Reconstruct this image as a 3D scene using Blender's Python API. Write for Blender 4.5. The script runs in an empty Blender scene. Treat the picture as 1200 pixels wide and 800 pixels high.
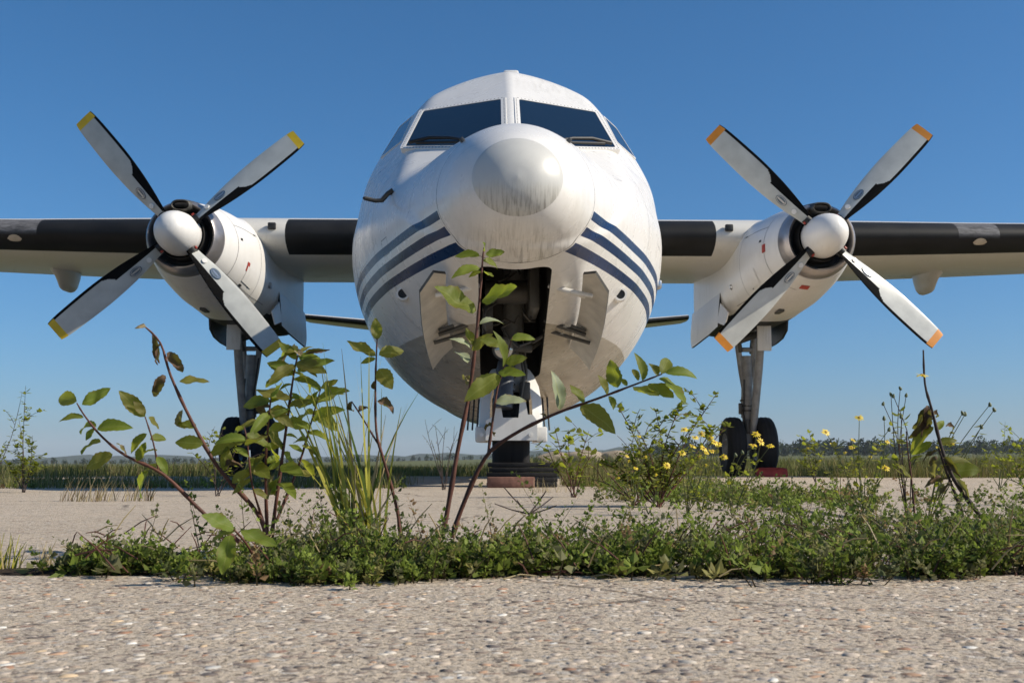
import bpy, bmesh, math, random
import numpy as np
from mathutils import Vector, Matrix

random.seed(7); rng = np.random.default_rng(7)
R = math.radians
scene = bpy.context.scene
COL = scene.collection

# ------------------------------------------------------------------ camera
FPX = 1326.0                                   # focal length in pixels of a 1200 px wide picture
CAM = Vector((0.0, 0.0, 0.115)); PITCH = math.atan(149.0 / FPX)
cam = bpy.data.objects.new('camera', bpy.data.cameras.new('camera')); COL.objects.link(cam)
cam.location = CAM; cam.rotation_euler = (math.pi / 2 + PITCH, 0, 0)
cam.data.sensor_width = 36; cam.data.lens = FPX / 1200 * 36
cam.data.clip_start = 0.02; cam.data.clip_end = 20000
cam.data.dof.use_dof = True; cam.data.dof.focus_distance = 2.6; cam.data.dof.aperture_fstop = 30
scene.camera = cam

# ------------------------------------------------------------------ sky and sun
SUN_EL, SUN_AZ = R(36), R(101)                  # azimuth clockwise from +Y
world = bpy.data.worlds.new('World'); scene.world = world; world.use_nodes = True
wn = world.node_tree; bg = wn.nodes['Background']
sky = wn.nodes.new('ShaderNodeTexSky'); sky.sky_type = 'NISHITA'; sky.sun_disc = False
sky.sun_elevation = SUN_EL; sky.sun_rotation = SUN_AZ
sky.altitude = 0; sky.air_density = 0.9; sky.dust_density = 1.0; sky.ozone_density = 10
hs = wn.nodes.new('ShaderNodeHueSaturation'); hs.inputs['Saturation'].default_value = 1.1; hs.inputs['Hue'].default_value = .492
wn.links.new(sky.outputs[0], hs.inputs['Color']); wn.links.new(hs.outputs[0], bg.inputs[0]); bg.inputs[1].default_value = 0.1
sun = bpy.data.objects.new('sun', bpy.data.lights.new('sun', 'SUN')); COL.objects.link(sun)
sun.data.energy = 5.0; sun.data.angle = R(0.53); sun.data.color = (1.0, 0.91, 0.76)
sdir = Vector((math.sin(SUN_AZ) * math.cos(SUN_EL), math.cos(SUN_AZ) * math.cos(SUN_EL), math.sin(SUN_EL)))
sun.rotation_euler = sdir.to_track_quat('Z', 'Y').to_euler()
vs = scene.view_settings; vs.view_transform = 'Standard'; vs.look = 'None'; vs.exposure = 0.26; vs.gamma = 1.0
scene.render.resolution_x = 1024; scene.render.resolution_y = 682

# ------------------------------------------------------------------ helpers
cp, sp = math.cos(PITCH), math.sin(PITCH)
def ray(px, py):
    u, v = (px - 600) / FPX, (400 - py) / FPX
    return Vector((u, cp - v * sp, sp + v * cp))
def at(px, py, d):                             # the point at world depth y = d seen at a photo pixel
    r = ray(px, py); return CAM + r * (d / r.y)

def setp(o, label=None, cat=None, group=None, kind=None):
    if label: o['label'] = label
    if cat: o['category'] = cat
    if group: o['group'] = group
    if kind: o['kind'] = kind
    return o
def empty(name, loc=(0, 0, 0), rz=0):
    o = bpy.data.objects.new(name, None); COL.objects.link(o); o.location = loc; o.rotation_euler = (0, 0, rz)
    o.empty_display_size = 0.1; return o
def link(name, me, parent=None):
    o = bpy.data.objects.new(name, me); COL.objects.link(o)
    if parent is not None: o.parent = parent
    return o

class MB:
    """collects polygons, then builds one mesh object"""
    def __init__(s): s.v = []; s.f = []; s.m = []
    def add(s, vs, fs, mi=0):
        b = len(s.v); s.v += [tuple(p) for p in vs]; s.f += [tuple(b + i for i in f) for f in fs]; s.m += [mi] * len(fs)
    def box(s, c, size, rot=None, mi=0, bev=0):
        x, y, z = [k / 2 for k in size]
        bm = bmesh.new(); bmesh.ops.create_cube(bm, size=1)
        for v in bm.verts: v.co = Vector((v.co.x * 2 * x, v.co.y * 2 * y, v.co.z * 2 * z))
        if bev: bmesh.ops.bevel(bm, geom=list(bm.edges), offset=bev, segments=2, profile=.5, affect='EDGES')
        M = Matrix.Translation(Vector(c)) @ (rot.to_4x4() if rot is not None else Matrix.Identity(4))
        bm.verts.ensure_lookup_table(); bm.verts.index_update()
        s.add([M @ v.co for v in bm.verts], [[v.index for v in f.verts] for f in bm.faces], mi); bm.free()
    def tube(s, pts, rad, n=10, mi=0, cap=True, squash=1.0):
        pts = [Vector(p) for p in pts]
        if not hasattr(rad, '__len__'): rad = [rad] * len(pts)
        vs = []; prev = None
        for i, p in enumerate(pts):
            t = (pts[min(i + 1, len(pts) - 1)] - pts[max(i - 1, 0)]).normalized()
            if prev is None:
                a = Vector((0, 0, 1)) if abs(t.z) < .9 else Vector((1, 0, 0)); u = t.cross(a).normalized()
            else:
                u = (prev - t * prev.dot(t)).normalized()
            w = t.cross(u); prev = u
            for k in range(n):
                an = 2 * math.pi * k / n
                vs.append(p + (u * math.cos(an) + w * math.sin(an) * squash) * rad[i])
        fs = []
        for i in range(len(pts) - 1):
            for k in range(n):
                a, b = i * n + k, i * n + (k + 1) % n
                fs.append((a, b, b + n, a + n))
        if cap:
            fs.append(tuple(range(n - 1, -1, -1))); fs.append(tuple((len(pts) - 1) * n + k for k in range(n)))
        s.add(vs, fs, mi)
    def lathe(s, prof, origin, axis='y', n=48, mi=0, sx=1.0, sz=1.0):
        """prof: (along, radius); axis y: ring in xz; axis x: ring in yz"""
        vs = []; o = Vector(origin)
        for (t, r) in prof:
            for k in range(n):
                an = 2 * math.pi * k / n
                c, d = r * math.cos(an) * sx, r * math.sin(an) * sz
                vs.append(o + (Vector((c, t, d)) if axis == 'y' else Vector((t, c, d)) if axis == 'x' else Vector((c, d, t))))
        fs = []
        for i in range(len(prof) - 1):
            for k in range(n):
                a, b = i * n + k, i * n + (k + 1) % n
                fs.append((a, b, b + n, a + n))
        s.add(vs, fs, mi)
    def prism(s, poly, ext, mi=0):
        """poly: 3d points in a plane, ext: extrusion vector"""
        n = len(poly); e = Vector(ext); P = [Vector(p) for p in poly]
        s.add(P + [p + e for p in P], [tuple(range(n)), tuple(range(2 * n - 1, n - 1, -1))] +
              [(i, (i + 1) % n, n + (i + 1) % n, n + i) for i in range(n)][:], mi)
    def build(s, name, mats, parent=None, smooth=True, angle=35, flip=False, recalc=True):
        me = bpy.data.meshes.new(name); me.from_pydata(s.v, [], s.f)
        for m in (mats if isinstance(mats, (list, tuple)) else [mats]): me.materials.append(m)
        me.polygons.foreach_set('material_index', s.m)
        if recalc:
            bm = bmesh.new(); bm.from_mesh(me); bmesh.ops.recalc_face_normals(bm, faces=bm.faces)
            if flip: bmesh.ops.reverse_faces(bm, faces=bm.faces)
            bm.to_mesh(me); bm.free()
        finish(me, smooth, angle)
        return link(name, me, parent)
def finish(me, smooth=True, angle=35):
    me.polygons.foreach_set('use_smooth', [smooth] * len(me.polygons))
    if smooth: me.set_sharp_from_angle(angle=R(angle))
    me.update()

def big_mesh(name, verts, faces, mat, color=None, parent=None, smooth=False):
    """large mesh from numpy arrays; faces all of one size; optional colour per vertex"""
    me = bpy.data.meshes.new(name); nv, (nf, k) = len(verts), faces.shape
    me.vertices.add(nv); me.vertices.foreach_set('co', np.asarray(verts, np.float32).ravel())
    me.loops.add(nf * k); me.loops.foreach_set('vertex_index', faces.astype(np.int32).ravel())
    me.polygons.add(nf); me.polygons.foreach_set('loop_start', np.arange(0, nf * k, k, dtype=np.int32))
    me.polygons.foreach_set('loop_total', np.full(nf, k, np.int32))
    me.polygons.foreach_set('use_smooth', np.full(nf, smooth))
    me.update(calc_edges=True)
    if color is not None:
        at_ = me.color_attributes.new('tint', 'FLOAT_COLOR', 'POINT')
        at_.data.foreach_set('color', np.concatenate([color, np.ones((nv, 1))], 1).astype(np.float32).ravel())
    me.materials.append(mat)
    return link(name, me, parent)

def pchip(xs, ys):
    xs = np.array(xs, float); ys = np.array(ys, float); h = np.diff(xs); d = np.diff(ys) / h
    m = np.zeros_like(xs); m[0], m[-1] = d[0], d[-1]
    for i in range(1, len(xs) - 1):
        if d[i - 1] * d[i] > 0:
            w1, w2 = 2 * h[i] + h[i - 1], h[i] + 2 * h[i - 1]
            m[i] = (w1 + w2) / (w1 / d[i - 1] + w2 / d[i])
    def f(x):
        x = np.clip(np.asarray(x, float), xs[0], xs[-1]); i = np.clip(np.searchsorted(xs, x) - 1, 0, len(xs) - 2)
        t = (x - xs[i]) / h[i]
        return ((1 + 2 * t) * (1 - t) ** 2 * ys[i] + t * (1 - t) ** 2 * h[i] * m[i] + t * t * (3 - 2 * t) * ys[i + 1] + t * t * (t - 1) * h[i] * m[i + 1])
    return f

# ------------------------------------------------------------------ materials
class NT:
    def __init__(s, name):
        s.m = bpy.data.materials.new(name); s.m.use_nodes = True; s.t = s.m.node_tree
        s.b = s.t.nodes['Principled BSDF']; s.out = s.t.nodes['Material Output']
    def n(s, typ, **kw):
        nd = s.t.nodes.new('ShaderNode' + typ)
        for k, v in kw.items(): setattr(nd, k, v)
        return nd
    def put(s, sock, val):
        if isinstance(val, bpy.types.NodeSocket): s.t.links.new(val, sock)
        elif hasattr(val, '__len__') and len(val) == 3 and sock.type == 'RGBA': sock.default_value = (*val, 1)
        else: sock.default_value = val
    def math(s, op, a, b=0.0, c=None, clamp=False):
        nd = s.n('Math', operation=op, use_clamp=clamp); s.put(nd.inputs[0], a); s.put(nd.inputs[1], b)
        if c is not None: s.put(nd.inputs[2], c)
        return nd.outputs[0]
    def mix(s, f, a, b, blend='MIX'):
        nd = s.n('Mix', data_type='RGBA', blend_type=blend); s.put(nd.inputs[0], f); s.put(nd.inputs[6], a); s.put(nd.inputs[7], b)
        return nd.outputs[2]
    def coord(s, which='Object'): return s.n('TexCoord').outputs[which]
    def mapping(s, v, scale=(1, 1, 1), loc=(0, 0, 0)):
        nd = s.n('Mapping'); s.put(nd.inputs[0], v); nd.inputs['Scale'].default_value = scale; nd.inputs['Location'].default_value = loc
        return nd.outputs[0]
    def noise(s, v, scale, detail=4, rough=.55):
        nd = s.n('TexNoise'); s.put(nd.inputs['Vector'], v); nd.inputs['Scale'].default_value = scale
        nd.inputs['Detail'].default_value = detail; nd.inputs['Roughness'].default_value = rough
        return nd.outputs[0]
    def ramp(s, f, stops):
        nd = s.n('ValToRGB'); s.put(nd.inputs[0], f); cr = nd.color_ramp
        while len(cr.elements) < len(stops): cr.elements.new(.5)
        for e, (p, c) in zip(cr.elements, stops):
            e.position = p; e.color = (*c, 1) if hasattr(c, '__len__') else (c, c, c, 1)
        return nd.outputs[0]
    def sstep(s, x, lo, hi):
        nd = s.n('MapRange', interpolation_type='SMOOTHSTEP'); s.put(nd.inputs[0], x); s.put(nd.inputs[1], lo); s.put(nd.inputs[2], hi)
        return nd.outputs[0]
    def bump(s, h, strength=.3, dist=.01):
        nd = s.n('Bump'); s.put(nd.inputs['Height'], h); nd.inputs['Strength'].default_value = strength; nd.inputs['Distance'].default_value = dist
        s.t.links.new(nd.outputs[0], s.b.inputs['Normal'])
    def set(s, col=None, rough=None, metal=None, spec=None, coat=None):
        if col is not None: s.put(s.b.inputs['Base Color'], col)
        if rough is not None: s.put(s.b.inputs['Roughness'], rough)
        if metal is not None: s.put(s.b.inputs['Metallic'], metal)
        if spec is not None: s.put(s.b.inputs['Specular IOR Level'], spec)
        if coat is not None: s.put(s.b.inputs['Coat Weight'], coat)
        return s.m

def simple(name, col, rough=.5, metal=0, var=.25, scale=8, spec=.5, bump=0):
    t = NT(name); o = t.coord(); nz = t.noise(o, scale, 5)
    c = t.mix(t.ramp(nz, [(.3, 1 - var), (.7, 1.0)]), (0, 0, 0), col)
    r = t.math('ADD', t.math('MULTIPLY', nz, .2), rough - .1)
    if bump: t.bump(nz, bump, .005)
    return t.set(c, r, metal, spec)

def paint_grime(t, base, o, amount=.35):
    n1 = t.noise(o, 2.3, 6, .6); n2 = t.noise(t.mapping(o, (14, 5, 1.2)), 2.0, 5, .65)
    g = t.math('MULTIPLY', t.ramp(n1, [(.42, 0.0), (.75, 1.0)]), t.ramp(n2, [(.45, 0.0), (.75, 1.0)]))
    c = t.mix(t.math('MULTIPLY', g, amount), base, (.30, .27, .22))
    fine = t.noise(o, 60, 3)
    return t.mix(t.math('MULTIPLY', t.ramp(fine, [(.66, 0.0), (.78, 1.0)]), .18), c, (.25, .22, .18))

WHITE = (.72, .70, .665)
def mat_fuselage():
    t = NT('fuselage_paint'); o = t.coord(); xyz = t.n('SeparateXYZ'); t.put(xyz.inputs[0], o); x, a, z = xyz.outputs
    c = paint_grime(t, WHITE, o, .45)
    # three navy stripes sweeping aft from the nose joint
    k = t.math('DIVIDE', t.math('SUBTRACT', a, .55), 4.0, clamp=True)
    mid = t.math('ADD', 1.395, t.math('MULTIPLY', k, .035)); sp_ = t.math('ADD', .088, t.math('MULTIPLY', k, .022))
    u = t.math('DIVIDE', t.math('SUBTRACT', z, mid), sp_)
    fr = t.math('ABSOLUTE', t.math('SUBTRACT', u, t.math('ROUND', u)))
    on = t.math('MULTIPLY', t.math('LESS_THAN', fr, .27), t.math('LESS_THAN', t.math('ABSOLUTE', u), 1.45))
    on = t.math('MULTIPLY', on, t.math('GREATER_THAN', a, .53))
    navy = t.mix(t.noise(o, 5, 4), (.004, .016, .06), (.012, .04, .12))
    c = t.mix(on, c, navy)
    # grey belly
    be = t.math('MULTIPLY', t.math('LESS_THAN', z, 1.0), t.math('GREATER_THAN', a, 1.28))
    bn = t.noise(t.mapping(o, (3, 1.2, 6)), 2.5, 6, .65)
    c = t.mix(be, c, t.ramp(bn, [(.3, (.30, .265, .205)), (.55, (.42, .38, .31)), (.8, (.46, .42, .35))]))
    # panel seams
    def seam(pos, w, zlo, zhi):
        s = t.math('LESS_THAN', t.math('ABSOLUTE', t.math('SUBTRACT', a, pos)), w)
        return t.math('MULTIPLY', s, t.math('MULTIPLY', t.math('GREATER_THAN', z, zlo), t.math('LESS_THAN', z, zhi)))
    s = seam(.515, .004, 0, 4)
    def hatch(a0, a1, z0, z1, w, side):
        da = t.math('SUBTRACT', t.math('ABSOLUTE', t.math('SUBTRACT', a, (a0 + a1) / 2)), (a1 - a0) / 2); dz = t.math('SUBTRACT', t.math('ABSOLUTE', t.math('SUBTRACT', z, (z0 + z1) / 2)), (z1 - z0) / 2)
        return t.math('MULTIPLY', t.math('LESS_THAN', t.math('ABSOLUTE', t.math('MAXIMUM', da, dz)), w), t.math('GREATER_THAN', t.math('MULTIPLY', x, side), 0))
    for q in (hatch(2.5, 2.75, 1.72, 2.02, .003, 1), hatch(1.55, 1.7, 1.47, 1.57, .003, -1), hatch(2.3, 3.0, 1.55, 2.25, .003, -1), hatch(1.1, 1.6, 1.95, 2.02, .002, 1), seam(1.02, .0018, 1.6, 2.3), seam(1.95, .003, 1.0, 2.15), seam(3.15, .003, 0, 2.1), seam(4.35, .003, 0, 4), seam(6.3, .003, 0, 4)):
        s = t.math('MAXIMUM', s, q)
    for pos in (1.95, 3.15, 4.35):
        for e in (-.03, .03):
            dots = t.math('LESS_THAN', t.math('FRACT', t.math('MULTIPLY', z, 26.0)), .22)
            s = t.math('MAXIMUM', s, t.math('MULTIPLY', t.math('MULTIPLY', seam(pos + e, .004, 0, 3.1), dots), .55))
    for pz in (2.18, 1.86):
        s = t.math('MAXIMUM', s, t.math('MULTIPLY', t.math('MULTIPLY', t.math('LESS_THAN', t.math('ABSOLUTE', t.math('SUBTRACT', z, pz)), .002), t.math('GREATER_THAN', a, 1.95)), .6))
    br = t.ramp(t.noise(o, 9, 3), [(.35, .35), (.6, 1.0)])
    c = t.mix(t.math('MULTIPLY', s, br), c, (.05, .045, .04))
    # wet-weather streaks down the chin of the nose
    st = t.noise(t.mapping(o, (26, 1.5, 2.5)), 2.2, 5, .7)
    low = t.math('MULTIPLY', t.sstep(z, 1.42, 1.2), t.math('LESS_THAN', a, .51))
    c = t.mix(t.math('MULTIPLY', t.math('MULTIPLY', t.ramp(st, [(.47, 0.0), (.64, 1.0)]), low), .6), c, (.12, .11, .09))
    wav = t.noise(t.mapping(o, (1, 1, 1)), 2.2, 2)
    t.bump(t.math('ADD', t.math('MULTIPLY', wav, 1.0), t.math('MULTIPLY', s, -.25)), .12, .05)
    return t.set(c, t.math('ADD', .18, t.math('MULTIPLY', t.noise(o, 4, 4), .2)), 0, t.math('SUBTRACT', .45, t.math('MULTIPLY', on, .22)))
def mat_cap():
    t = NT('radome_cap_paint'); o = t.coord(); xyz = t.n('SeparateXYZ'); t.put(xyz.inputs[0], o); x, a, z = xyz.outputs
    c = t.mix(t.noise(o, 12, 5), (.50, .49, .455), (.58, .57, .53))
    st = t.noise(t.mapping(o, (60, 4, 5)), 2.0, 5, .7)
    low = t.sstep(z, 1.58, 1.40)
    c = t.mix(t.math('MULTIPLY', t.math('MULTIPLY', t.ramp(st, [(.46, 0.0), (.62, 1.0)]), low), .62), c, (.12, .11, .09))
    sp2 = t.ramp(t.noise(o, 140, 2), [(.70, 0.0), (.76, 1.0)])
    c = t.mix(t.math('MULTIPLY', sp2, .5), c, (.2, .19, .16))
    return t.set(c, .3, 0, .5)
def mat_white(name='airframe_white', amt=.4, col=WHITE):
    t = NT(name); o = t.coord(); return t.set(paint_grime(t, col, o, amt), t.math('ADD', .25, t.math('MULTIPLY', t.noise(o, 5, 4), .2)), 0, .5)
def mat_boot():
    t = NT('rubber_boot_black'); o = t.coord(); n = t.noise(o, 3, 6, .6)
    c = t.ramp(n, [(.35, (.005, .005, .005)), (.72, (.014, .014, .014))])
    xyz = t.n('SeparateXYZ'); t.put(xyz.inputs[0], o); x, a, z = xyz.outputs
    ax = t.math('ABSOLUTE', x)       # a scuffed pale patch outboard of each engine
    sc = t.math('MULTIPLY', t.math('MULTIPLY', t.math('GREATER_THAN', ax, 5.95), t.math('LESS_THAN', ax, 6.5)), t.sstep(z, 3.08, 3.16))
    sn = t.ramp(t.noise(t.mapping(o, (2.5, 9, 9)), 3, 6, .75), [(.35, .15), (.7, .9)])
    c = t.mix(t.math('MULTIPLY', sc, sn), c, (.22, .215, .22))
    return t.set(c, t.math('ADD', .5, t.math('MULTIPLY', n, .2)), 0, .3)
M = {}
M['fus'] = mat_fuselage(); M['cap'] = mat_cap(); M['white'] = mat_white(); M['boot'] = mat_boot()
M['wing'] = mat_white('wing_grey_paint', .5, (.60, .575, .52))
M['white_dirty'] = mat_white('gear_white', .9, (.68, .67, .64))
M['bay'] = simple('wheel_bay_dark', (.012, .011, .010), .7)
M['bay_metal'] = simple('bay_metal', (.09, .085, .075), .5, .3)
M['glass'] = NT('cockpit_glass').set((.006, .012, .020), .04, 0, .7)
M['rivet'] = simple('rivet_grey', (.06, .06, .06), .5)
M['black'] = simple('matt_black', (.012, .012, .012), .55)
M['tyre'] = simple('tyre_rubber', (.020, .020, .021), .75, 0, .35, 14, .3, .2)
M['steel'] = simple('strut_steel', (.30, .30, .30), .35, .6, .4, 12)
M['strut'] = simple('strut_grey_paint', (.34, .335, .32), .4, 0, .4, 9)
M['sleeve'] = simple('strut_sleeve', (.07, .08, .10), .5, 0, .4, 20)
M['ring'] = simple('cowl_ring_metal', (.46, .42, .40), .36, .75, .35, 6)
M['alu'] = simple('bare_aluminium', (.62, .62, .62), .3, .9, .2)
M['door_in'] = simple('gear_door_inner', (.56, .53, .47), .55, 0, .3, 9)
M['red'] = simple('red_placard', (.42, .05, .03), .5)
M['blade'] = simple('blade_grey', (.52, .53, .50), .38, 0, .22, 5)
M['blade_boot'] = simple('blade_boot_black', (.007, .007, .007), .85, 0, .4, 12, .08)
M['yellow'] = simple('tip_yellow', (.74, .50, .02), .5)
M['orange'] = simple('tip_orange', (.68, .25, .02), .5)
M['emblem'] = simple('emblem_blue_grey', (.12, .16, .20), .4)
M['lamp'] = NT('lamp_glass').set((.55, .55, .52), .08, .6, .8)
M['amber'] = simple('landing_lens', (.55, .46, .34), .2)

# ================================================================== SETTING
def terrain_z(x, y):
    d = np.maximum(y - 60, 0); side = 1 / (1 + np.exp(-x / 90.0))
    return -0.035 + d * (0.004 + 0.011 * side) * np.clip(d / 400, 0, 1) + .25 * np.sin(x * .021 + 1) * np.clip(d / 200, 0, 1)

def build_ground():
    ys = np.concatenate([np.linspace(-30, 30, 31), np.geomspace(33, 6000, 60)])
    k = np.linspace(-1, 1, 61); xs = np.sign(k) * (abs(k) ** 3) * 5000 + k * 60
    X, Y = np.meshgrid(xs, ys); Z = terrain_z(X, Y)
    n, m = X.shape; idx = np.arange(n * m).reshape(n, m)
    F = np.stack([idx[:-1, :-1], idx[:-1, 1:], idx[1:, 1:], idx[1:, :-1]], -1).reshape(-1, 4)
    t = NT('meadow_ground'); o = t.coord()
    c = t.ramp(t.noise(o, 1.2, 8, .7), [(.3, (.05, .055, .018)), (.5, (.085, .09, .03)), (.7, (.14, .12, .05))])
    c = t.mix(t.ramp(t.noise(t.mapping(o, (.02, .004, 1)), 1, 5), [(.4, 0.0), (.65, 1.0)]), c, (.115, .125, .045))
    t.bump(t.noise(o, 6, 6), .6, .05)
    g = big_mesh('ground', np.stack([X, Y, Z], -1).reshape(-1, 3), F, t.set(c, .9, 0, .2), smooth=True)
    setp(g, 'olive green rough meadow stretching to the horizon', 'ground', kind='structure')
build_ground()

# concrete ---------------------------------------------------------------
def mat_concrete():
    t = NT('exposed_aggregate_concrete'); o = t.coord()
    big = t.noise(o, .8, 6, .6); mid = t.noise(o, 9, 6, .6)
    c = t.mix(big, (.50, .405, .295), (.60, .50, .385))
    c = t.mix(t.math('MULTIPLY', t.ramp(mid, [(.45, 0.0), (.75, 1.0)]), .35), c, (.28, .24, .20))
    st = t.ramp(t.noise(t.mapping(o, (.5, .25, 1)), 1.6, 6, .65), [(.48, 0.0), (.7, 1.0)]); c = t.mix(t.math('MULTIPLY', st, .35), c, (.25, .20, .15))
    wv = t.n('TexVoronoi', feature='DISTANCE_TO_EDGE'); wob = t.n('Mix', data_type='VECTOR'); wob.inputs[0].default_value = .12
    nzv = t.n('TexNoise'); t.put(nzv.inputs['Vector'], o); nzv.inputs['Scale'].default_value = 3; nzv.inputs['Detail'].default_value = 6; t.put(wob.inputs[4], o); t.put(wob.inputs[5], nzv.outputs['Color']); t.put(wv.inputs['Vector'], wob.outputs[1]); wv.inputs['Scale'].default_value = .75
    crack = t.math('MULTIPLY', t.math('LESS_THAN', wv.outputs['Distance'], .0035), t.ramp(t.noise(o, .7, 3), [(.45, 0.0), (.55, 1.0)])); c = t.mix(t.math('MULTIPLY', crack, .8), c, (.07, .055, .04))
    v = t.n('TexVoronoi', feature='F1'); t.put(v.inputs['Vector'], o); v.inputs['Scale'].default_value = 95
    cell = t.n('TexVoronoi', feature='DISTANCE_TO_EDGE'); t.put(cell.inputs['Vector'], o); cell.inputs['Scale'].default_value = 95
    sepc = t.n('SeparateColor'); t.put(sepc.inputs[0], v.outputs['Color']); r, g_, b = sepc.outputs
    pebcol = t.ramp(r, [(0, (.10, .085, .075)), (.25, (.24, .17, .13)), (.5, (.40, .35, .30)), (.75, (.52, .46, .39)), (.93, (.60, .56, .50)), (1, (.30, .14, .09))])
    has = t.math('MULTIPLY', t.math('GREATER_THAN', g_, .50), t.math('GREATER_THAN', cell.outputs['Distance'], .12))
    c = t.mix(t.math('MULTIPLY', has, .8), c, pebcol)
    v2 = t.n('TexVoronoi', feature='F1'); t.put(v2.inputs['Vector'], o); v2.inputs['Scale'].default_value = 260
    sc2 = t.n('SeparateColor'); t.put(sc2.inputs[0], v2.outputs['Color'])
    c = t.mix(t.math('MULTIPLY', t.math('GREATER_THAN', sc2.outputs[0], .72), .5), c, t.mix(sc2.outputs[1], (.14, .12, .10), (.55, .47, .38)))
    pit = t.ramp(t.noise(o, 210, 4, .7), [(.33, 1.0), (.45, 0.0)]); c = t.mix(t.math('MULTIPLY', pit, .8), c, (.13, .09, .06))
    h = t.math('ADD', t.math('MULTIPLY', has, .5), t.math('MULTIPLY', t.noise(o, 120, 5, .7), .9))
    t.bump(t.math('SUBTRACT', h, t.math('ADD', t.math('MULTIPLY', pit, .8), crack)), .9, .005)
    return t.set(c, .85, 0, .25)
M['concrete'] = mat_concrete()
def build_apron():
    apron = setp(empty('concrete_apron'), 'weathered concrete apron of large slabs with weedy joints', 'apron', kind='structure')
    xs = [-24.2, -19.2, -14.2, -9.2, -4.2, .80, 5.8, 10.8, 15.8, 20.8, 25.8]; ys = [-6, -3.8, 1.27, 4.05, 6.75, 9.5, 12.2, 14.9, 17.6]
    for j in range(len(ys) - 1):
        for i in range(len(xs) - 1):
            x0, x1, y0, y1 = xs[i], xs[i + 1], ys[j], ys[j + 1]
            if y0 == -6 and (x1 < -5 or x0 > 6): continue
            g = .014 if j != 2 else .03
            gy0 = .04 if j == 2 else .028
            if j == 1 and x0 <= 0.8 < x1: pass
            # uneven slab: a subdivided top with worn, bevelled edges
            nx, ny = 26, 22
            tx = np.linspace(0, 1, nx) ; ty = np.linspace(0, 1, ny)
            X = x0 + .012 + (x1 - x0 - .024) * tx; Y = y0 + gy0 + (y1 - y0 - gy0 - .012) * ty
            X = np.concatenate([[X[0]], [X[0] + .012], X[1:-1], [X[-1] - .012], [X[-1]]]); Y = np.concatenate([[Y[0]], [Y[0] + .012], Y[1:-1], [Y[-1] - .012], [Y[-1]]])
            GX, GY = np.meshgrid(X, Y)
            near = (0 if j < 3 else .0015) * np.sin(GX * 3.1 + j) * np.cos(GY * 2.3 + i)
            Z = near + (0 if j < 3 else 0)
            e = np.zeros_like(Z); e[[0, -1], :] = -.012; e[:, [0, -1]] = -.012
            jit = rng.normal(0, .004, Z.shape); m_ = e < 0
            GXj = GX + np.where(m_, jit, 0); GYj = GY + np.where(m_, rng.normal(0, .005, Z.shape), 0)
            Z = Z + e + np.where(m_, -abs(jit), 0)
            n, m = Z.shape; idx = np.arange(n * m).reshape(n, m)
            V = np.stack([GXj, GYj, Z], -1).reshape(-1, 3)
            F = np.stack([idx[:-1, :-1], idx[:-1, 1:], idx[1:, 1:], idx[1:, :-1]], -1).reshape(-1, 4)
            rim = np.concatenate([idx[0, :], idx[1:, -1], idx[-1, -2::-1], idx[-2:0:-1, 0]])
            low = V[rim].copy(); low[:, 2] = -.15; b = len(V); k = len(rim)
            V = np.concatenate([V, low]); r2 = np.arange(k)
            S = np.stack([rim, b + r2, b + (r2 + 1) % k, rim[(r2 + 1) % k]], -1)
            big_mesh('slab', V, np.concatenate([F, S]), M['concrete'], parent=apron, smooth=False)
    # pebbles standing proud of the worn surface near the camera
    P, C, S = [], [], []
    pal = np.array([(.50, .42, .34), (.56, .50, .42), (.66, .63, .57), (.33, .26, .20), (.21, .165, .13), (.33, .19, .12), (.44, .28, .18), (.15, .125, .11), (.40, .33, .26), (.52, .39, .25)])
    pp = np.array([.24, .12, .02, .17, .12, .07, .06, .06, .1, .04])
    for (d0, d1, n, s0, s1) in ((.5, .85, 5200, .0012, .0062), (.85, 1.25, 8000, .0013, .0060), (1.3, 2.2, 5000, .0015, .004)):
        y = np.sqrt(rng.uniform(d0 * d0, d1 * d1, n)); x = rng.uniform(-.54, .54, n) * y
        P.append(np.stack([x, y, np.zeros(n)], 1)); S.append(s0 + (s1 - s0) * rng.random(n) ** 3.2); C.append(pal[rng.choice(len(pal), n, p=pp)] * rng.uniform(.75, 1.1, (n, 1)))
    P = np.concatenate(P); S = np.concatenate(S); C = np.concatenate(C); n = len(P)
    k = 7; ang = np.arange(k) / k * 2 * np.pi
    base = np.concatenate([np.stack([np.cos(ang), np.sin(ang), 0 * ang - .2], 1), np.stack([.72 * np.cos(ang + .3), .72 * np.sin(ang + .3), 0 * ang + .26], 1), [[0, 0, .36]]])
    F = [(i, (i + 1) % k, k + (i + 1) % k) for i in range(k)] + [(i, k + (i + 1) % k, k + i) for i in range(k)] + [(k + i, k + (i + 1) % k, 2 * k) for i in range(k)]
    F = np.array(F); nb = len(base)
    rot = rng.uniform(0, 6.28, n); el = rng.uniform(.6, 1.5, n)
    B = base[None] * (1 + rng.normal(0, .13, (n, nb, 3))); B[:, :, 0] *= el[:, None]; B[:, :, 2] *= rng.uniform(.2, .75, n)[:, None]
    c, s = np.cos(rot)[:, None], np.sin(rot)[:, None]
    V = np.stack([B[:, :, 0] * c - B[:, :, 1] * s, B[:, :, 0] * s + B[:, :, 1] * c, B[:, :, 2]], -1) * S[:, None, None] + P[:, None]
    V[..., 2] -= .0004
    t = NT('pebble'); a_ = t.n('Attribute', attribute_name='tint'); m = t.set(t.mix(t.noise(t.coord(), 300, 3), a_.outputs[0], (.4, .36, .31), 'MULTIPLY') if False else a_.outputs[0], .75, 0, .3)
    pb = big_mesh('aggregate_pebbles', V.reshape(-1, 3), (F[None] + (np.arange(n) * nb)[:, None, None]).reshape(-1, 3), m, np.repeat(C, nb, 0), apron, True)
    setp(pb, kind='stuff')
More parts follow.
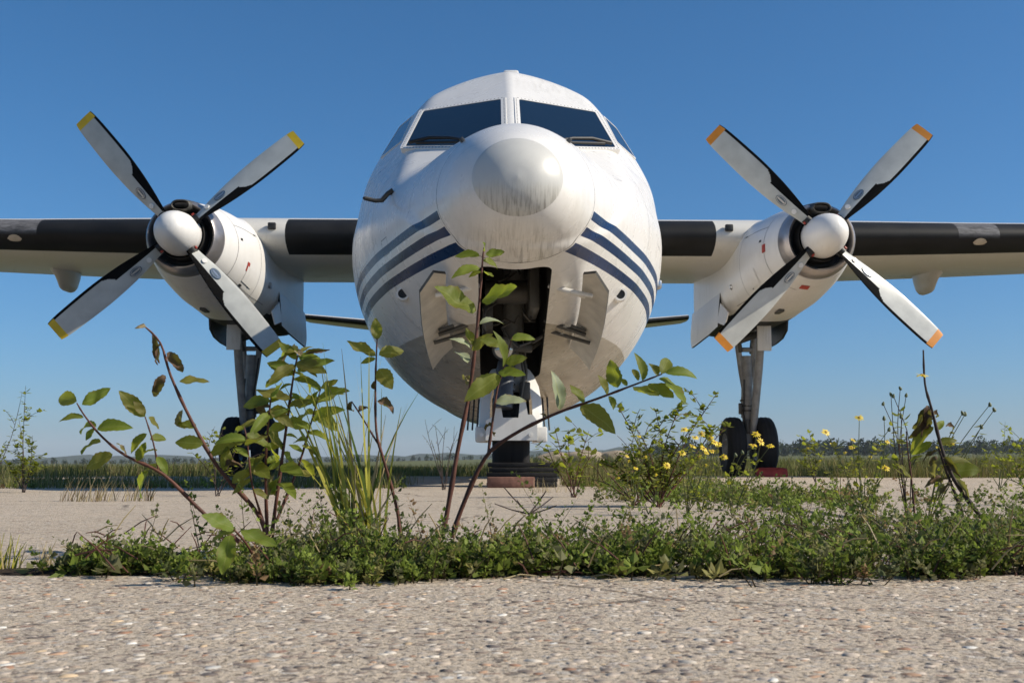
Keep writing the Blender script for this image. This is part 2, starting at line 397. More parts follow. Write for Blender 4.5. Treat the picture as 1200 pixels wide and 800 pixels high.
    soil = simple('joint_soil', (.045, .035, .025), .95, 0, .5, 40, .1, .5)
build_apron()

# ================================================================== AEROPLANE
plane = empty('turboprop_airplane', (0.03, 5.5, 0), R(1.09))
setp(plane, 'white twin-propeller airliner with navy stripes parked nose-on above the weeds', 'airplane')
W2L = (Matrix.Translation((0.03, 5.5, 0)) @ Matrix.Rotation(R(1.09), 4, 'Z')).inverted()
def lray(px, py):
    r = ray(px, py); o = W2L @ CAM; e = W2L @ (CAM + r); return o, (e - o).normalized()
def hit_plane(px, py, n, p0):
    o, d = lray(px, py); return o + d * ((p0 - o).dot(n) / d.dot(n))
def lat(px, py, a):                            # local point at station a seen at a pixel
    o, d = lray(px, py); return o + d * ((a - o.y) / d.y)

# --- fuselage form
A_ = [0, .01, .03, .06, .12, .25, .5, 1.0, 1.5, 2.0, 3.0, 4.0, 5.0, 8.0, 14.0, 18.0, 22.0, 24.6]
fw = pchip(A_, [0.0, .078, .132, .182, .25, .335, .425, .605, .77, .925, 1.15, 1.28, 1.325, 1.33, 1.33, 1.05, .45, .08])
fzc = pchip(A_, [1.55, 1.55, 1.55, 1.55, 1.55, 1.56, 1.58, 1.62, 1.67, 1.73, 1.84, 1.90, 1.91, 1.93, 1.96, 2.2, 2.7, 2.95])
fzb = pchip(A_, [1.549, 1.482, 1.435, 1.395, 1.345, 1.285, 1.235, 1.10, .955, .82, .63, .555, .565, .68, .86, 1.2, 2.1, 2.86])
fzt = pchip([0, .01, .03, .06, .12, .25, .5, .75, 1.0, 1.7, 2.6, 4.0, 5, 14, 18, 22, 24.6], [1.551, 1.62, 1.675, 1.725, 1.79, 1.875, 1.985, 2.045, 2.09, 2.17, 2.3, 2.55, 2.7, 2.7, 2.7, 2.9, 3.02])
fzr = pchip([0, 1.5, 2.3, 3.1, 3.6, 4.3, 5, 14, 18, 22, 24.6], [2.5, 2.95, 3.07, 3.17, 3.21, 3.25, 3.27, 3.27, 3.29, 3.2, 3.04])
def V3(*a): return np.array(a, float)
WN = V3(.286, -.565, .774); WN /= np.linalg.norm(WN); WP = V3(0, 2.35, 2.755)
SN = V3(.774, -.338, .535); SN /= np.linalg.norm(SN); SPt = V3(.69, 2.10, 2.335)
def smin(a, b, k):
    h = np.clip(.5 + .5 * (b - a) / k, 0, 1); return b * (1 - h) + a * h - k * h * (1 - h)
def smax(a, b, k): return -smin(-a, -b, k)
def loft(x, z, w, zc, zt, zb):
    h = np.where(z > zc, zt - zc, zc - zb)
    return (np.sqrt((x / w) ** 2 + ((z - zc) / h) ** 2) - 1) * np.minimum(w, 1)
def Ffus(x, a, z):
    ax = np.abs(x); w, zc, zb = fw(a) + 1e-6, fzc(a), fzb(a)
    fn = loft(ax, z, w, zc, fzt(a), zb); fc = loft(ax, z, w, zc, fzr(a), zb)
    pw = WN[0] * ax + WN[1] * (a - WP[1]) + WN[2] * (z - WP[2])
    ps = SN[0] * (ax - SPt[0]) + SN[1] * (a - SPt[1]) + SN[2] * (z - SPt[2])
    return smin(fn, smax(smax(fc, pw, .03), ps, .05), .07)
def fus_radius(a, th):
    lo = np.zeros_like(a); hi = np.full_like(a, 2.2); zc = fzc(a)
    for _ in range(34):
        m = (lo + hi) / 2; f = Ffus(m * np.cos(th), a, zc + m * np.sin(th)); lo = np.where(f < 0, m, lo); hi = np.where(f < 0, hi, m)
    return lo
def fus_point(a, th, off=0.0):
    a_, t_ = np.array([float(a)]), np.array([float(th)]); r = fus_radius(a_, t_)[0] + off
    return Vector((r * math.cos(th), a, float(fzc(a)) + r * math.sin(th)))
def build_fuselage():
    st = np.concatenate([.9 * np.linspace(.02, 1, 46) ** 2, np.linspace(.92, 3.6, 130), np.linspace(3.65, 5.5, 26), np.linspace(5.9, 14, 16), np.linspace(14.5, 24.6, 24)])
    N = 216; th = np.arange(N) / N * 2 * np.pi + np.pi / 2
    Ag, Tg = np.meshgrid(st, th, indexing='ij'); Rg = fus_radius(Ag, Tg)
    V = np.stack([Rg * np.cos(Tg), Ag, fzc(Ag) + Rg * np.sin(Tg)], -1).reshape(-1, 3)
    idx = np.arange(len(V)).reshape(len(st), N); nx = np.roll(idx, -1, 1)
    F = [tuple(q) for q in np.stack([idx[:-1], nx[:-1], nx[1:], idx[1:]], -1).reshape(-1, 4)]
    vs_ = [tuple(p) for p in V] + [(0, 0, 1.55), (0, 24.62, 2.95)]; b = len(V)
    F += [(b, int(nx[0, k]), int(idx[0, k])) for k in range(N)] + [(b + 1, int(idx[-1, k]), int(nx[-1, k])) for k in range(N)]
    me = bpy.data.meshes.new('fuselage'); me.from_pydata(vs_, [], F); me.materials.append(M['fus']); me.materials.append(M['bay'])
    bm = bmesh.new(); bm.from_mesh(me); bmesh.ops.recalc_face_normals(bm, faces=bm.faces); bm.to_mesh(me); bm.free()
    fus = link('fuselage', me, plane)
    # wheel bay cut into the chin
    pts = []; hw, a0, a1, r = .205, .60, 2.35, .10
    for (cx, cy, q) in ((hw - r, a1 - r, 0), (-hw + r, a1 - r, 1), (-hw + r, a0 + r, 2), (hw - r, a0 + r, 3)):
        for k in range(7):
            an = (q + k / 6) * math.pi / 2; pts.append((cx + r * math.cos(an), cy + r * math.sin(an)))
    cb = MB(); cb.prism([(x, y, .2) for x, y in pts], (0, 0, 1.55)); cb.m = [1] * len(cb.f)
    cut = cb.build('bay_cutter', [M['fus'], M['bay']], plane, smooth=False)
    md = fus.modifiers.new('bay', 'BOOLEAN'); md.operation = 'DIFFERENCE'; md.object = cut; md.solver = 'EXACT'
    bpy.context.view_layer.update()
    dg = bpy.context.evaluated_depsgraph_get(); me2 = bpy.data.meshes.new_from_object(fus.evaluated_get(dg)); fus.modifiers.clear(); fus.data = me2
    bpy.data.objects.remove(cut); me2.name = 'fuselage'; finish(me2, True, 50)
    return fus
fus = build_fuselage()

# --- nose cap
def build_cap():
    m = Vector((0, -math.cos(R(16)), math.sin(R(16)))); u = Vector((1, 0, 0)); v = m.cross(u) * -1
    if v.z < 0: v = -v
    c0 = Vector((0, .03, 1.60)); n, k = 18, 72; mb = MB(); vs_ = []
    def proj(p, off):
        lo, hi = -.3, .6                       # march inward along -m
        for _ in range(40):
            mid = (lo + hi) / 2; q = p - m * mid
            f = 1.0 if q.y <= 1e-4 else float(Ffus(np.array([q.x]), np.array([q.y]), np.array([q.z]))[0])
            if f > 0: lo = mid
            else: hi = mid
        return p - m * (lo - off)
    for i in range(n + 1):
        rr = .236 * i / n
        for j in range(k):
            an = 2 * math.pi * j / k; off = .009 if i < n else -.006
            rq = rr if i < n else .238
            vs_.append(proj(c0 + u * rq * math.cos(an) + v * rq * .88 * math.sin(an), off))
    fs = [(i * k + j, i * k + (j + 1) % k, (i + 1) * k + (j + 1) % k, (i + 1) * k + j) for i in range(n) for j in range(k)]
    mb.add(vs_, fs); bmesh_merge = mb.build('radome_cap', M['cap'], fus, True, 50)
    me = bmesh_merge.data; bm = bmesh.new(); bm.from_mesh(me); bmesh.ops.remove_doubles(bm, verts=bm.verts, dist=1e-5)
    bmesh.ops.recalc_face_normals(bm, faces=bm.faces); bm.to_mesh(me); bm.free(); finish(me, True, 50)
build_cap()

# --- cockpit windows
def offset_poly(P, n, w):
    """grow a planar polygon outwards by w"""
    c = sum(P, Vector()) / len(P); out = []; k = len(P)
    for i in range(k):
        a, b, d = P[i - 1], P[i], P[(i + 1) % k]
        e1, e2 = (b - a).normalized(), (d - b).normalized(); n1, n2 = e1.cross(n).normalized(), e2.cross(n).normalized()
        if n1.dot(b - c) < 0: n1 = -n1
        if n2.dot(b - c) < 0: n2 = -n2
        h = (n1 + n2).normalized(); out.append(b + h * (w / max(.35, h.dot(n1))))
    return out
def round_poly(P, r, k=4):
    out = []
    for i in range(len(P)):
        a, b, d = P[i - 1], P[i], P[(i + 1) % len(P)]
        p, q = b + (a - b).normalized() * r, b + (d - b).normalized() * r
        for t in range(k + 1):
            s = t / k; out.append(p * (1 - s) ** 2 + b * 2 * s * (1 - s) + q * s * s)
    return out
def window(P, n, fw_=.03, proud=.006, side=1, rivets=True, rr=.02):
    """pane, raised frame and rivets from a polygon lying in a plane with normal n (right side), mirrored for side -1"""
    mir = lambda p: Vector((p.x * side, p.y, p.z))
    nm = mir(n); pane = round_poly(P, rr)
    fo = round_poly(offset_poly(P, n, fw_), rr)
    mb = MB(); mb.prism([mir(p - n * .020) for p in pane], nm * .023); g = mb.build('windshield_pane' if rivets else 'side_window', M['glass'], fus, False)
    mb = MB(); k = len(pane)
    A = [p - n * .03 for p in fo]; B = [p + n * (.003 + proud) for p in fo]; C = [p + n * (.003 + proud) for p in pane]; D = [p - n * .005 for p in pane]
    mb.add([mir(p) for p in A + B + C + D], [(q * k + i, q * k + (i + 1) % k, (q + 1) * k + (i + 1) % k, (q + 1) * k + i) for q in range(3) for i in range(k)])
    fr = mb.build('window_frame', M['white'], fus, True, 30)
    if rivets:
        ro = round_poly(offset_poly(P, n, fw_ * .62), rr); mb = MB(); tot = 0; L = []
        for i in range(len(ro)):
            a, b = ro[i], ro[(i + 1) % len(ro)]; L.append((a, b, (b - a).length))
        step = .030; need = 0
        for a, b, l in L:
            s = need
            while s < l:
                p = mir(a.lerp(b, s / l) + n * (.003 + proud)); t1 = nm.orthogonal().normalized(); t2 = nm.cross(t1)
                q = [p + (t1 * math.cos(x) + t2 * math.sin(x)) * .0062 for x in [i * math.pi / 3 for i in range(6)]]
                mb.add(q + [p + nm * .002], [(i, (i + 1) % 6, 6) for i in range(6)]); s += step
            need = s - l
        rv = mb.build('rivet_row', M['rivet'], fus, False); setp(rv, kind='stuff')
    return g
wn_, wp_ = Vector(WN), Vector(WP); sn_, sp_v = Vector(SN), Vector(SPt)
PANE = [hit_plane(608, 117, wn_, wp_), hit_plane(697, 132, wn_, wp_), hit_plane(721, 173.5, wn_, wp_), hit_plane(610, 171, wn_, wp_)]
PANE[3].x = PANE[0].x
SIDE = [hit_plane(708, 138, sn_, sp_v), hit_plane(723, 167, sn_, sp_v)]; tv = Vector((.4, .916, 0))
SIDE = [SIDE[0], SIDE[0] + tv * .30, SIDE[1] + tv * .46, SIDE[1]]
for p in SIDE: print('SIDEF', tuple(round(c, 3) for c in p), float(Ffus(np.array([p.x]), np.array([p.y]), np.array([p.z]))[0]))
print('PANE', [tuple(round(c, 3) for c in p) for p in PANE]); print('SIDE', [tuple(round(c, 3) for c in p) for p in SIDE])
for s in (1, -1):
    window(PANE, wn_, .036, .003, s)
    window(SIDE, sn_, .016, .002, s, rivets=False, rr=.03)
    # wiper lying along the sill of the pane
    a, b = PANE[2].lerp(PANE[3], .06), PANE[2].lerp(PANE[3], .66)
    up = (PANE[1] - PANE[2]).normalized()
    mb = MB(); pts = [a + wn_ * .03 + up * .01, a.lerp(b, .35) + wn_ * .045 + up * .05, a.lerp(b, .7) + wn_ * .04 + up * .055, b + wn_ * .03 + up * .03]
    mb.tube([Vector((p.x * s, p.y, p.z)) for p in pts], [.014, .013, .011, .007], 8)
    q = [a.lerp(b, .12) + wn_ * .024 + up * .012, b + wn_ * .024 + up * .02]
    mb.tube([Vector((p.x * s, p.y, p.z)) for p in q], [.012, .008], 6)
    mb.build('wiper', M['black'], fus)
mb = MB(); mb.box((0.02, 3.1, 3.165), (.12, .2, .06), bev=.018); mb.build('roof_antenna', M['white'], fus)
# hinge tabs at the radome joint, small lamps, pitot probe
for s in (1, -1):
    p = fus_point(.53, R(90 - s * 43), .004); mb = MB(); mb.box(p, (.022, .05, .03), Matrix.Rotation(R(s * 40), 3, 'Y'), bev=.004); mb.build('hinge_tab', M['rivet'], fus)
    p = fus_point(1.7, R(-34) if s > 0 else R(214)); mb = MB()
    mb.lathe([(-.05, .03), (-.05, .042), (.0, .046), (.14, .03), (.22, .0)], p, 'y', 20); q = mb.build('lamp_fairing', M['white'], fus)
    mb = MB(); mb.lathe([(-.045, .0), (-.045, .031)], p, 'y', 16); mb.build('lamp_opening', M['black'], fus)
p = fus_point(1.5, R(170)); mb = MB()
mb.tube([p + Vector((.02, 0, .05)), p + Vector((-.015, 0, .03)), p + Vector((-.05, -.01, -.015)), p + Vector((-.09, -.02, -.02)), p + Vector((-.15, -.05, -.012)), p + Vector((-.155, -.09, -.02))], [.02, .016, .016, .014, .014, .008], 8); mb.build('pitot_probe', M['black'], fus)
p = fus_point(3.4, R(-14)); mb = MB(); mb.box(p, (.05, .09, .07), bev=.015); mb.build('vent_fairing', M['alu'], fus)
# hatch outlines and placards
for (a, th, sa, sz) in ((1.55, 28, .05, .07),):
    p = fus_point(a, R(th), .001); mb = MB(); mb.box(p, (.004, sa, sz), Matrix.Rotation(R(28), 3, 'Z'), bev=0)
# drain rods under the belly
for s in (1, -1):
    for k in range(3):
        x = s * (.215 + .035 * k); mb = MB(); zb = .60
        mb.tube([(x, 3.0, zb + .12), (x + s * .02, 2.95, zb - .2)], .0075, 6); mb.build('drain_rod', M['black'], fus)

# --- nose wheel bay contents
bay = empty('nose_wheel_bay', (0, 0, 0)); bay.parent = plane
mb = MB()
mb.tube([(-.17, 1.55, 1.22), (.17, 1.55, 1.22)], .075, 20); mb.build('hydraulic_cylinder', M['bay_metal'], bay)
mb = MB()
for k in range(9):
    x = random.uniform(-.17, .17); y = random.uniform(1.2, 2.0); z = random.uniform(1.0, 1.35)
    pts = [Vector((x, y, z))]
    for q in range(5): pts.append(pts[-1] + Vector((random.uniform(-.07, .07), random.uniform(-.1, .1), random.uniform(-.08, .08))))
    for p in pts: p.x = max(-.18, min(.18, p.x)); p.y = max(.9, p.y); p.z = min(1.6, p.z)
    mb.tube(pts, .007, 6)
mb.build('hose_bundle', M['bay_metal'], bay)
mb = MB(); mb.box((.13, 1.5, 1.22), (.07, .5, .30), bev=.02); mb.build('bay_bracket', M['bay_metal'], bay)
mb = MB(); mb.box((-.15, 1.6, 1.05), (.06, .4, .14), bev=.01); mb.build('bay_bracket', M['bay_metal'], bay)
mb = MB(); mb.box((0, 2.1, 1.35), (.34, .05, .5)); mb.build('bay_bulkhead', M['bay_metal'], bay)

# --- nose gear doors on offset arms
def nose_door(s):
    ix0, ix1 = Vector((s * .385, .78, 1.215)), Vector((s * .38, 1.85, .90))
    ox0, ox1 = Vector((s * .535, .86, 1.125)), Vector((s * .51, 1.86, .755))
    poly = []; n = 9
    q0 = ix0.lerp(ox0, .45) + Vector((0, -.05, .03))
    inn = [ix0.lerp(ix1, t) + Vector((s * .02 * math.sin(t * 3.1), 0, 0)) for t in np.linspace(0.03, 1, n)]
    out = [ox1.lerp(ox0, t) + Vector((s * .02 * math.sin(t * 3.1), 0, -.02 * math.sin(t * 3.1))) for t in np.linspace(0, .97, n)]
    nrm = (ix1 - ix0).cross(ox0 - ix0).normalized()
    if nrm.x * s < 0: nrm = -nrm                # outward
    ring = inn + out + [q0]
    mb = MB(); k = len(ring); th = nrm * .018
    # grid skin: inner face (towards the bay) and outer face
    def skin(off, mi, flip):
        vs_ = []; m = 5
        for a, b in zip(inn, out[::-1]):
            for j in range(m + 1):
                t = j / m; vs_.append(a.lerp(b, t) + nrm * (.010 * math.sin(math.pi * t)) + off)
        fs = [(i * (m + 1) + j, i * (m + 1) + j + 1, (i + 1) * (m + 1) + j + 1, (i + 1) * (m + 1) + j) for i in range(n - 1) for j in range(m)]
        # front tip
        tip = q0 + off; vs_.append(tip); L = len(vs_) - 1
        fs += [(L, j + 1, j) for j in range(m)]
        mb.add(vs_, fs, mi)
        return [vs_[i * (m + 1)] for i in range(n)] + [vs_[(n - 1) * (m + 1) + j] for j in range(1, m + 1)] + [vs_[i * (m + 1) + m] for i in range(n - 2, -1, -1)] + [tip]
    r1 = skin(Vector((0, 0, 0)), 0, 0); r2 = skin(th, 1, 1)
    K = len(r1); mb.add(r1 + r2, [(i, (i + 1) % K, K + (i + 1) % K, K + i) for i in range(K)], 2)
    d = mb.build('nose_gear_door', [M['door_in'], M['white'], M['bay_metal']], plane, True, 30)
    for t, lo in ((.16, 0), (.72, 1)):
        h = inn[int(t * (n - 1))]; mb = MB(); b = Vector((s * .20, h.y + .03, h.z + (.0 if not lo else .02)))
        mb.tube([b, b.lerp(h, .5) + Vector((0, 0, -.03)), h + (out[n - 1 - int(t * (n - 1))] - h) * .45 - nrm * .012], [.013, .016, .013], 8)
        if lo:
            mb.box(h + Vector((s * .02, 0, -.01)) - nrm * .03, (.10, .03, .02), Matrix.Rotation(R(20 * s), 3, 'Y'), bev=.004)
            mb.tube([b + Vector((0, .06, -.05)), h + (out[n - 1 - int(t * (n - 1))] - h) * .7 - nrm * .02 + Vector((0, .06, 0))], .012, 8)
        else:
            mb.tube([b + Vector((0, .0, .0)), h + Vector((s * .03, .08, -.04)) - nrm * .02], .012, 8)
        mb.build('door_hinge_arm', M['white_dirty'] if not lo else M['bay_metal'], d)
    for t in (.3, .5):
        h = inn[int(t * (n - 1))].lerp(out[n - 1 - int(t * (n - 1))], .5) - nrm * (-.030); mb = MB()
        mb.tube([h + nrm * .01, h - nrm * .012], .016, 10); mb.build('door_fitting', M['bay_metal'], d)
nose_door(1); nose_door(-1)

# --- nose gear
ng = empty('nose_gear', (0, 2.05, 0)); ng.parent = plane      # children use local coords relative to this point
WZ = .36
def wheel(parent, c, rad, wid, hub_r, spin=0):
    mb = MB(); h = wid / 2; pr = []
    for k in range(15):                         # rounded tyre profile with circumferential grooves
        t = k / 14; x = -h + wid * t; e = abs(2 * t - 1)
        r = rad * (1 - .20 * e ** 4.5) - (.007 if k in (4, 7, 10) else 0); pr.append((x, r))
    pr = [(-h * .82, hub_r), (-h * 1.0, rad * .74)] + pr + [(h * 1.0, rad * .74), (h * .82, hub_r)]
    mb.lathe(pr, c, 'x', 56); ty = mb.build('tyre', M['tyre'], parent, True, 40)
    mb = MB(); mb.lathe([(-h * .45, .0), (-h * .45, hub_r * .45), (-h * .75, hub_r * .55), (-h * .6, hub_r * .8), (-h * .86, hub_r * 1.03), (h * .86, hub_r * 1.03), (h * .6, hub_r * .8), (h * .75, hub_r * .55), (h * .45, hub_r * .45), (h * .45, 0)], c, 'x', 32)
    for k in range(8):
        an = k * math.pi / 4
        for sx in (-1, 1): mb.tube([Vector(c) + Vector((sx * h * .62, hub_r * .68 * math.cos(an), hub_r * .68 * math.sin(an))), Vector(c) + Vector((sx * h * .84, hub_r * .68 * math.cos(an), hub_r * .68 * math.sin(an)))], .012, 6)
    mb.build('rim', M['strut'], parent, True, 30)
NR = .325
wheel(ng, (0, .10, NR), NR, .245, .16)
mb = MB()                                       # white fork: two curved side arms and a cross plate with a U notch
for s in (-1, 1):
    mb = MB(); rows = []
    for z, xo, y0, y1 in ((.29, .20, -.20, .16), (.42, .205, -.20, .16), (.55, .20, -.17, .16), (.65, .185, -.12, .15), (.73, .155, -.05, .13), (.78, .12, .0, .10)):
        rows.append([(s * (xo - .065), y0, z), (s * xo, y0 + .03, z), (s * (xo + .01), y1, z), (s * (xo - .05), y1, z)])
    mb.add([p for r_ in rows for p in r_], [(i * 4 + k, i * 4 + (k + 1) % 4, (i + 1) * 4 + (k + 1) % 4, (i + 1) * 4 + k) for i in range(5) for k in range(4)] + [(0, 1, 2, 3), (20, 21, 22, 23)])
    mb.build('fork_arm', M['white_dirty'], ng, True, 30)
    mb = MB(); mb.box((s * .195, -.2, .335), (.075, .07, .10), bev=.012); mb.build('fork_foot', M['white_dirty'], ng)
mb = MB()
pl = [(-.165, .295), (.165, .295), (.165, .42), (.135, .46), (.105, .46), (.09, .55), (.055, .56), (.045, .44), (-.055, .44), (-.07, .53), (-.10, .53), (-.115, .45), (-.165, .42)]
mb.prism([(x, -.30, z) for x, z in pl], (0, .07, 0)); mb.build('fork_plate', M['white_dirty'], ng, True, 30)
mb = MB(); mb.box((0, -.20, .35), (.30, .16, .06), bev=.01); mb.tube([(-.19, -.31, .33), (-.19, -.28, .33)], .012, 8); mb.tube([(.12, -.31, .33), (.12, -.28, .33)], .012, 8); mb.build('fork_bracket', M['white_dirty'], ng)
mb = MB(); mb.tube([(-.055, -.30, .50), (-.05, -.28, .62), (-.03, -.16, .80)], [.062, .062, .058], 16)
for k in range(6):
    z = .53 + .045 * k; mb.tube([(-.053 + .004 * k, -.295 + .022 * k, z - .006), (-.053 + .004 * k, -.293 + .022 * k, z + .006)], .068, 16)
mb.build('damper_sleeve', M['sleeve'], ng)
mb = MB(); mb.tube([(.02, .02, .66), (.02, 0, 1.5)], .07, 18); mb.tube([(.02, .02, .62), (.02, .02, .9)], .085, 18); mb.build('shock_strut', M['strut'], ng)
mb = MB(); mb.tube([(.08, -.1, .5), (.10, -.12, .75), (.06, -.05, 1.0)], .012, 8); mb.tube([(.06, -.18, .55), (.085, -.2, .7), (.05, -.1, .95)], .009, 8); mb.box((.09, -.14, .62), (.07, .06, .12), bev=.01); mb.build('torque_link', M['bay_metal'], ng)
mb = MB(); mb.tube([(-.21, .10, NR), (.21, .10, NR)], .028, 14); mb.build('axle', M['steel'], ng)
lm = MB(); lc = Vector((-.05, -.26, .885)); lm.lathe([(.09, .0), (.09, .03), (.05, .065), (.0, .075), (-.012, .075), (-.012, .066)], lc, 'y', 28); lm.build('lamp_housing', M['bay_metal'], ng)
lm = MB(); lm.lathe([(-.004, .066), (-.016, .045), (-.022, .0)], lc, 'y', 28); lm.build('taxi_lamp', M['lamp'], ng)
mb = MB(); mb.box((.02, -.16, .90), (.24, .10, .05), bev=.01); mb.tube([(-.05, -.2, .88), (.02, 0, .95)], .02, 8); mb.tube([(.12, -.15, .93), (.30, -.35, 1.02)], .014, 8); mb.tube([(.12, -.12, .90), (.20, -.1, .96)], .02, 8); mb.build('lamp_bracket', M['bay_metal'], ng)

# --- wing
def airfoil(tc, n=28):
    t = np.linspace(0, 1, n); x = (1 - np.cos(np.pi * t)) / 2
    y = 5 * tc * (.2969 * np.sqrt(x) - .126 * x - .3516 * x ** 2 + .2843 * x ** 3 - .1015 * x ** 4)
    cam_ = .02 * 4 * x * (1 - x)
    return x, cam_ + y, cam_ - y
WSEC = [(.0, 8.75, 3.45, .178, 3.11), (1.2, 8.75, 3.45, .178, 3.11), (2.76, 8.75, 3.45, .178, 3.11), (2.764, 8.75, 3.45, .178, 3.11), (3.1, 8.75, 3.45, .178, 3.11), (4.2, 8.75, 3.45, .178, 3.11), (4.204, 8.75, 3.45, .178, 3.11),
        (6.2, 8.86, 3.1, .172, 3.14), (7.0, 8.90, 2.95, .17, 3.155), (9.0, 9.0, 2.6, .18, 3.20), (12.0, 9.18, 2.0, .165, 3.30), (14.3, 9.3, 1.5, .15, 3.30), (14.52, 9.5, 1.1, .10, 3.27)]
def wing_low(x, frac):
    x = abs(x); i = 0
    for q in range(len(WSEC) - 1):
        if WSEC[q][0] <= x <= WSEC[q + 1][0]: i = q
    a, b = WSEC[i], WSEC[i + 1]; t = (x - a[0]) / (b[0] - a[0]) if b[0] > a[0] else 0
    le, ch, tc, z = [a[k] + (b[k] - a[k]) * t for k in (1, 2, 3, 4)]
    X, U, L = airfoil(tc, 60); return le + ch * frac, z + ch * float(np.interp(frac, X, L)) - .02 * ch * frac, z + ch * float(np.interp(frac, X, U)) - .02 * ch * frac
for s in (1, -1):
    mb = MB(); n = 30; rows = []
    for (x, le, ch, tc, z) in WSEC:
        X, U, L = airfoil(tc, n)
        ring = [(s * x, le + ch * X[i], z + ch * U[i] - .02 * ch * X[i]) for i in range(n - 1, -1, -1)] + [(s * x, le + ch * X[i], z + ch * L[i] - .02 * ch * X[i]) for i in range(1, n)]
        rows.append(ring)
    K = len(rows[0])
    X, U, L = airfoil(.2, n)
    for q in range(len(rows) - 1):
        x0, x1 = WSEC[q][0], WSEC[q + 1][0]
        fsb, fsw, fsa = [], [], []
        for i in range(K - 1):
            fr = X[n - 1 - i] if i < n else X[i - n + 1]
            f = (i, i + 1, K + i + 1, K + i)
            inb = x1 > 2.8 and x0 < 4.2
            lim = .085
            if fr <= lim and not inb: fsb.append(f)
            elif i >= n and .70 < fr < .735 and x0 >= 1: fsa.append(f)
            else: fsw.append(f)
        vv = rows[q] + rows[q + 1]
        for fl, mi in ((fsb, 1), (fsw, 0), (fsa, 2)): mb.add(vv, fl, mi)
    tip = rows[-1]; mb.add(tip, [tuple(range(K))], 0)
    wg = mb.build('wing', [M['wing'], M['boot'], M['alu']], plane, True, 40)
    me = wg.data; bm = bmesh.new(); bm.from_mesh(me); bmesh.ops.remove_doubles(bm, verts=bm.verts, dist=1e-4); bmesh.ops.recalc_face_normals(bm, faces=bm.faces); bm.to_mesh(me); bm.free(); finish(me, True, 40)
    # flap track fairing
    ys, zs, _ = wing_low(6.35, .45); mb = MB(); rows = []
    for (dz, y0, y1, w) in ((.08, .2, 1.25, .12), (0.0, .22, 1.22, .115), (-.06, .36, 1.2, .09), (-.14, .46, 1.15, .075), (-.20, .52, 1.05, .062), (-.23, .58, .95, .03)):
        ring = []
        for k in range(16):
            an = 2 * math.pi * k / 16; cx, cy = math.cos(an), math.sin(an)
            ring.append((s * 6.35 + w * cx, ys + (y0 + y1) / 2 + (y1 - y0) / 2 * cy, zs + dz))
        rows.append(ring)
    vv = [p for r_ in rows for p in r_]
    mb.add(vv, [(i * 16 + k, i * 16 + (k + 1) % 16, (i + 1) * 16 + (k + 1) % 16, (i + 1) * 16 + k) for i in range(5) for k in range(16)] + [tuple(80 + k for k in range(16))])
    mb.build('flap_track_fairing', M['wing'], wg, True, 40)
    # landing light lens in the leading edge
    mb = MB(); yl, zl, _ = wing_low(6.25, .012)
    vs_ = []
    for i in range(7):
        for j in range(5):
            xx = 6.15 + .19 * i / 6; frac = .012 + .016 * (j / 4 - .5) * math.sqrt(max(0, 1 - (2 * i / 6 - 1) ** 2)) * 1.6 + .004
            yy, zz, _ = wing_low(xx, max(.001, frac)); vs_.append((s * xx, yy - .006, zz - .004))
    mb.add(vs_, [(i * 5 + j, i * 5 + j + 1, (i + 1) * 5 + j + 1, (i + 1) * 5 + j) for i in range(6) for j in range(4)])
    mb.build('landing_light', M['amber'], wg)
    # cabin side fairing intake next to the boot
    yl, zl, zu = wing_low(2.93, .0); mb = MB(); mb.box((s * 2.93, yl + .0, zl + .08), (.10, .06, .09), bev=.012); mb.build('intake_opening', M['black'], wg)

# --- tail
for s in (1, -1):
    mb = MB(); n = 16; rows = []
    for (x, le, ch, z) in ((0, 21.6, 2.4, 3.35), (2.5, 22.1, 1.85, 3.62), (4.85, 22.6, 1.3, 3.90)):
        X, U, L = airfoil(.12, n); rows.append([(s * x, le + ch * X[i], z + ch * U[i]) for i in range(n - 1, -1, -1)] + [(s * x, le + ch * X[i], z + ch * L[i]) for i in range(1, n)])
    K = len(rows[0])
    for q in range(2):
        bl = [i for i in range(K - 1) if (X[n - 1 - i] if i < n else X[i - n + 1]) < .09]
        mb.add(rows[q] + rows[q + 1], [(i, i + 1, K + i + 1, K + i) for i in range(K - 1) if i not in bl], 0)
        mb.add(rows[q] + rows[q + 1], [(i, i + 1, K + i + 1, K + i) for i in bl], 1)
    mb.add(rows[-1], [tuple(range(K))]); mb.build('tailplane', [M['wing'], M['boot']], plane, True, 40)
mb = MB(); rows = []
for (z, le, ch) in ((2.9, 18.8, 5.4), (3.6, 20.0, 4.3), (4.2, 21.0, 3.4), (8.2, 22.9, 1.6), (8.45, 23.2, 1.2)):
    X, U, L = airfoil(.11, 16); X0 = X; rows.append([(ch * (U[i] - .02 * 4 * X[i] * (1 - X[i])), le + ch * X[i], z) for i in range(15, -1, -1)] + [(ch * (L[i] - .02 * 4 * X[i] * (1 - X[i])), le + ch * X[i], z) for i in range(1, 16)])
K = len(rows[0])
for q in range(4): mb.add(rows[q] + rows[q + 1], [(i, i + 1, K + i + 1, K + i) for i in range(K - 1)])
mb.add(rows[-1], [tuple(range(K))]); mb.build('fin', M['white'], plane, True, 40)

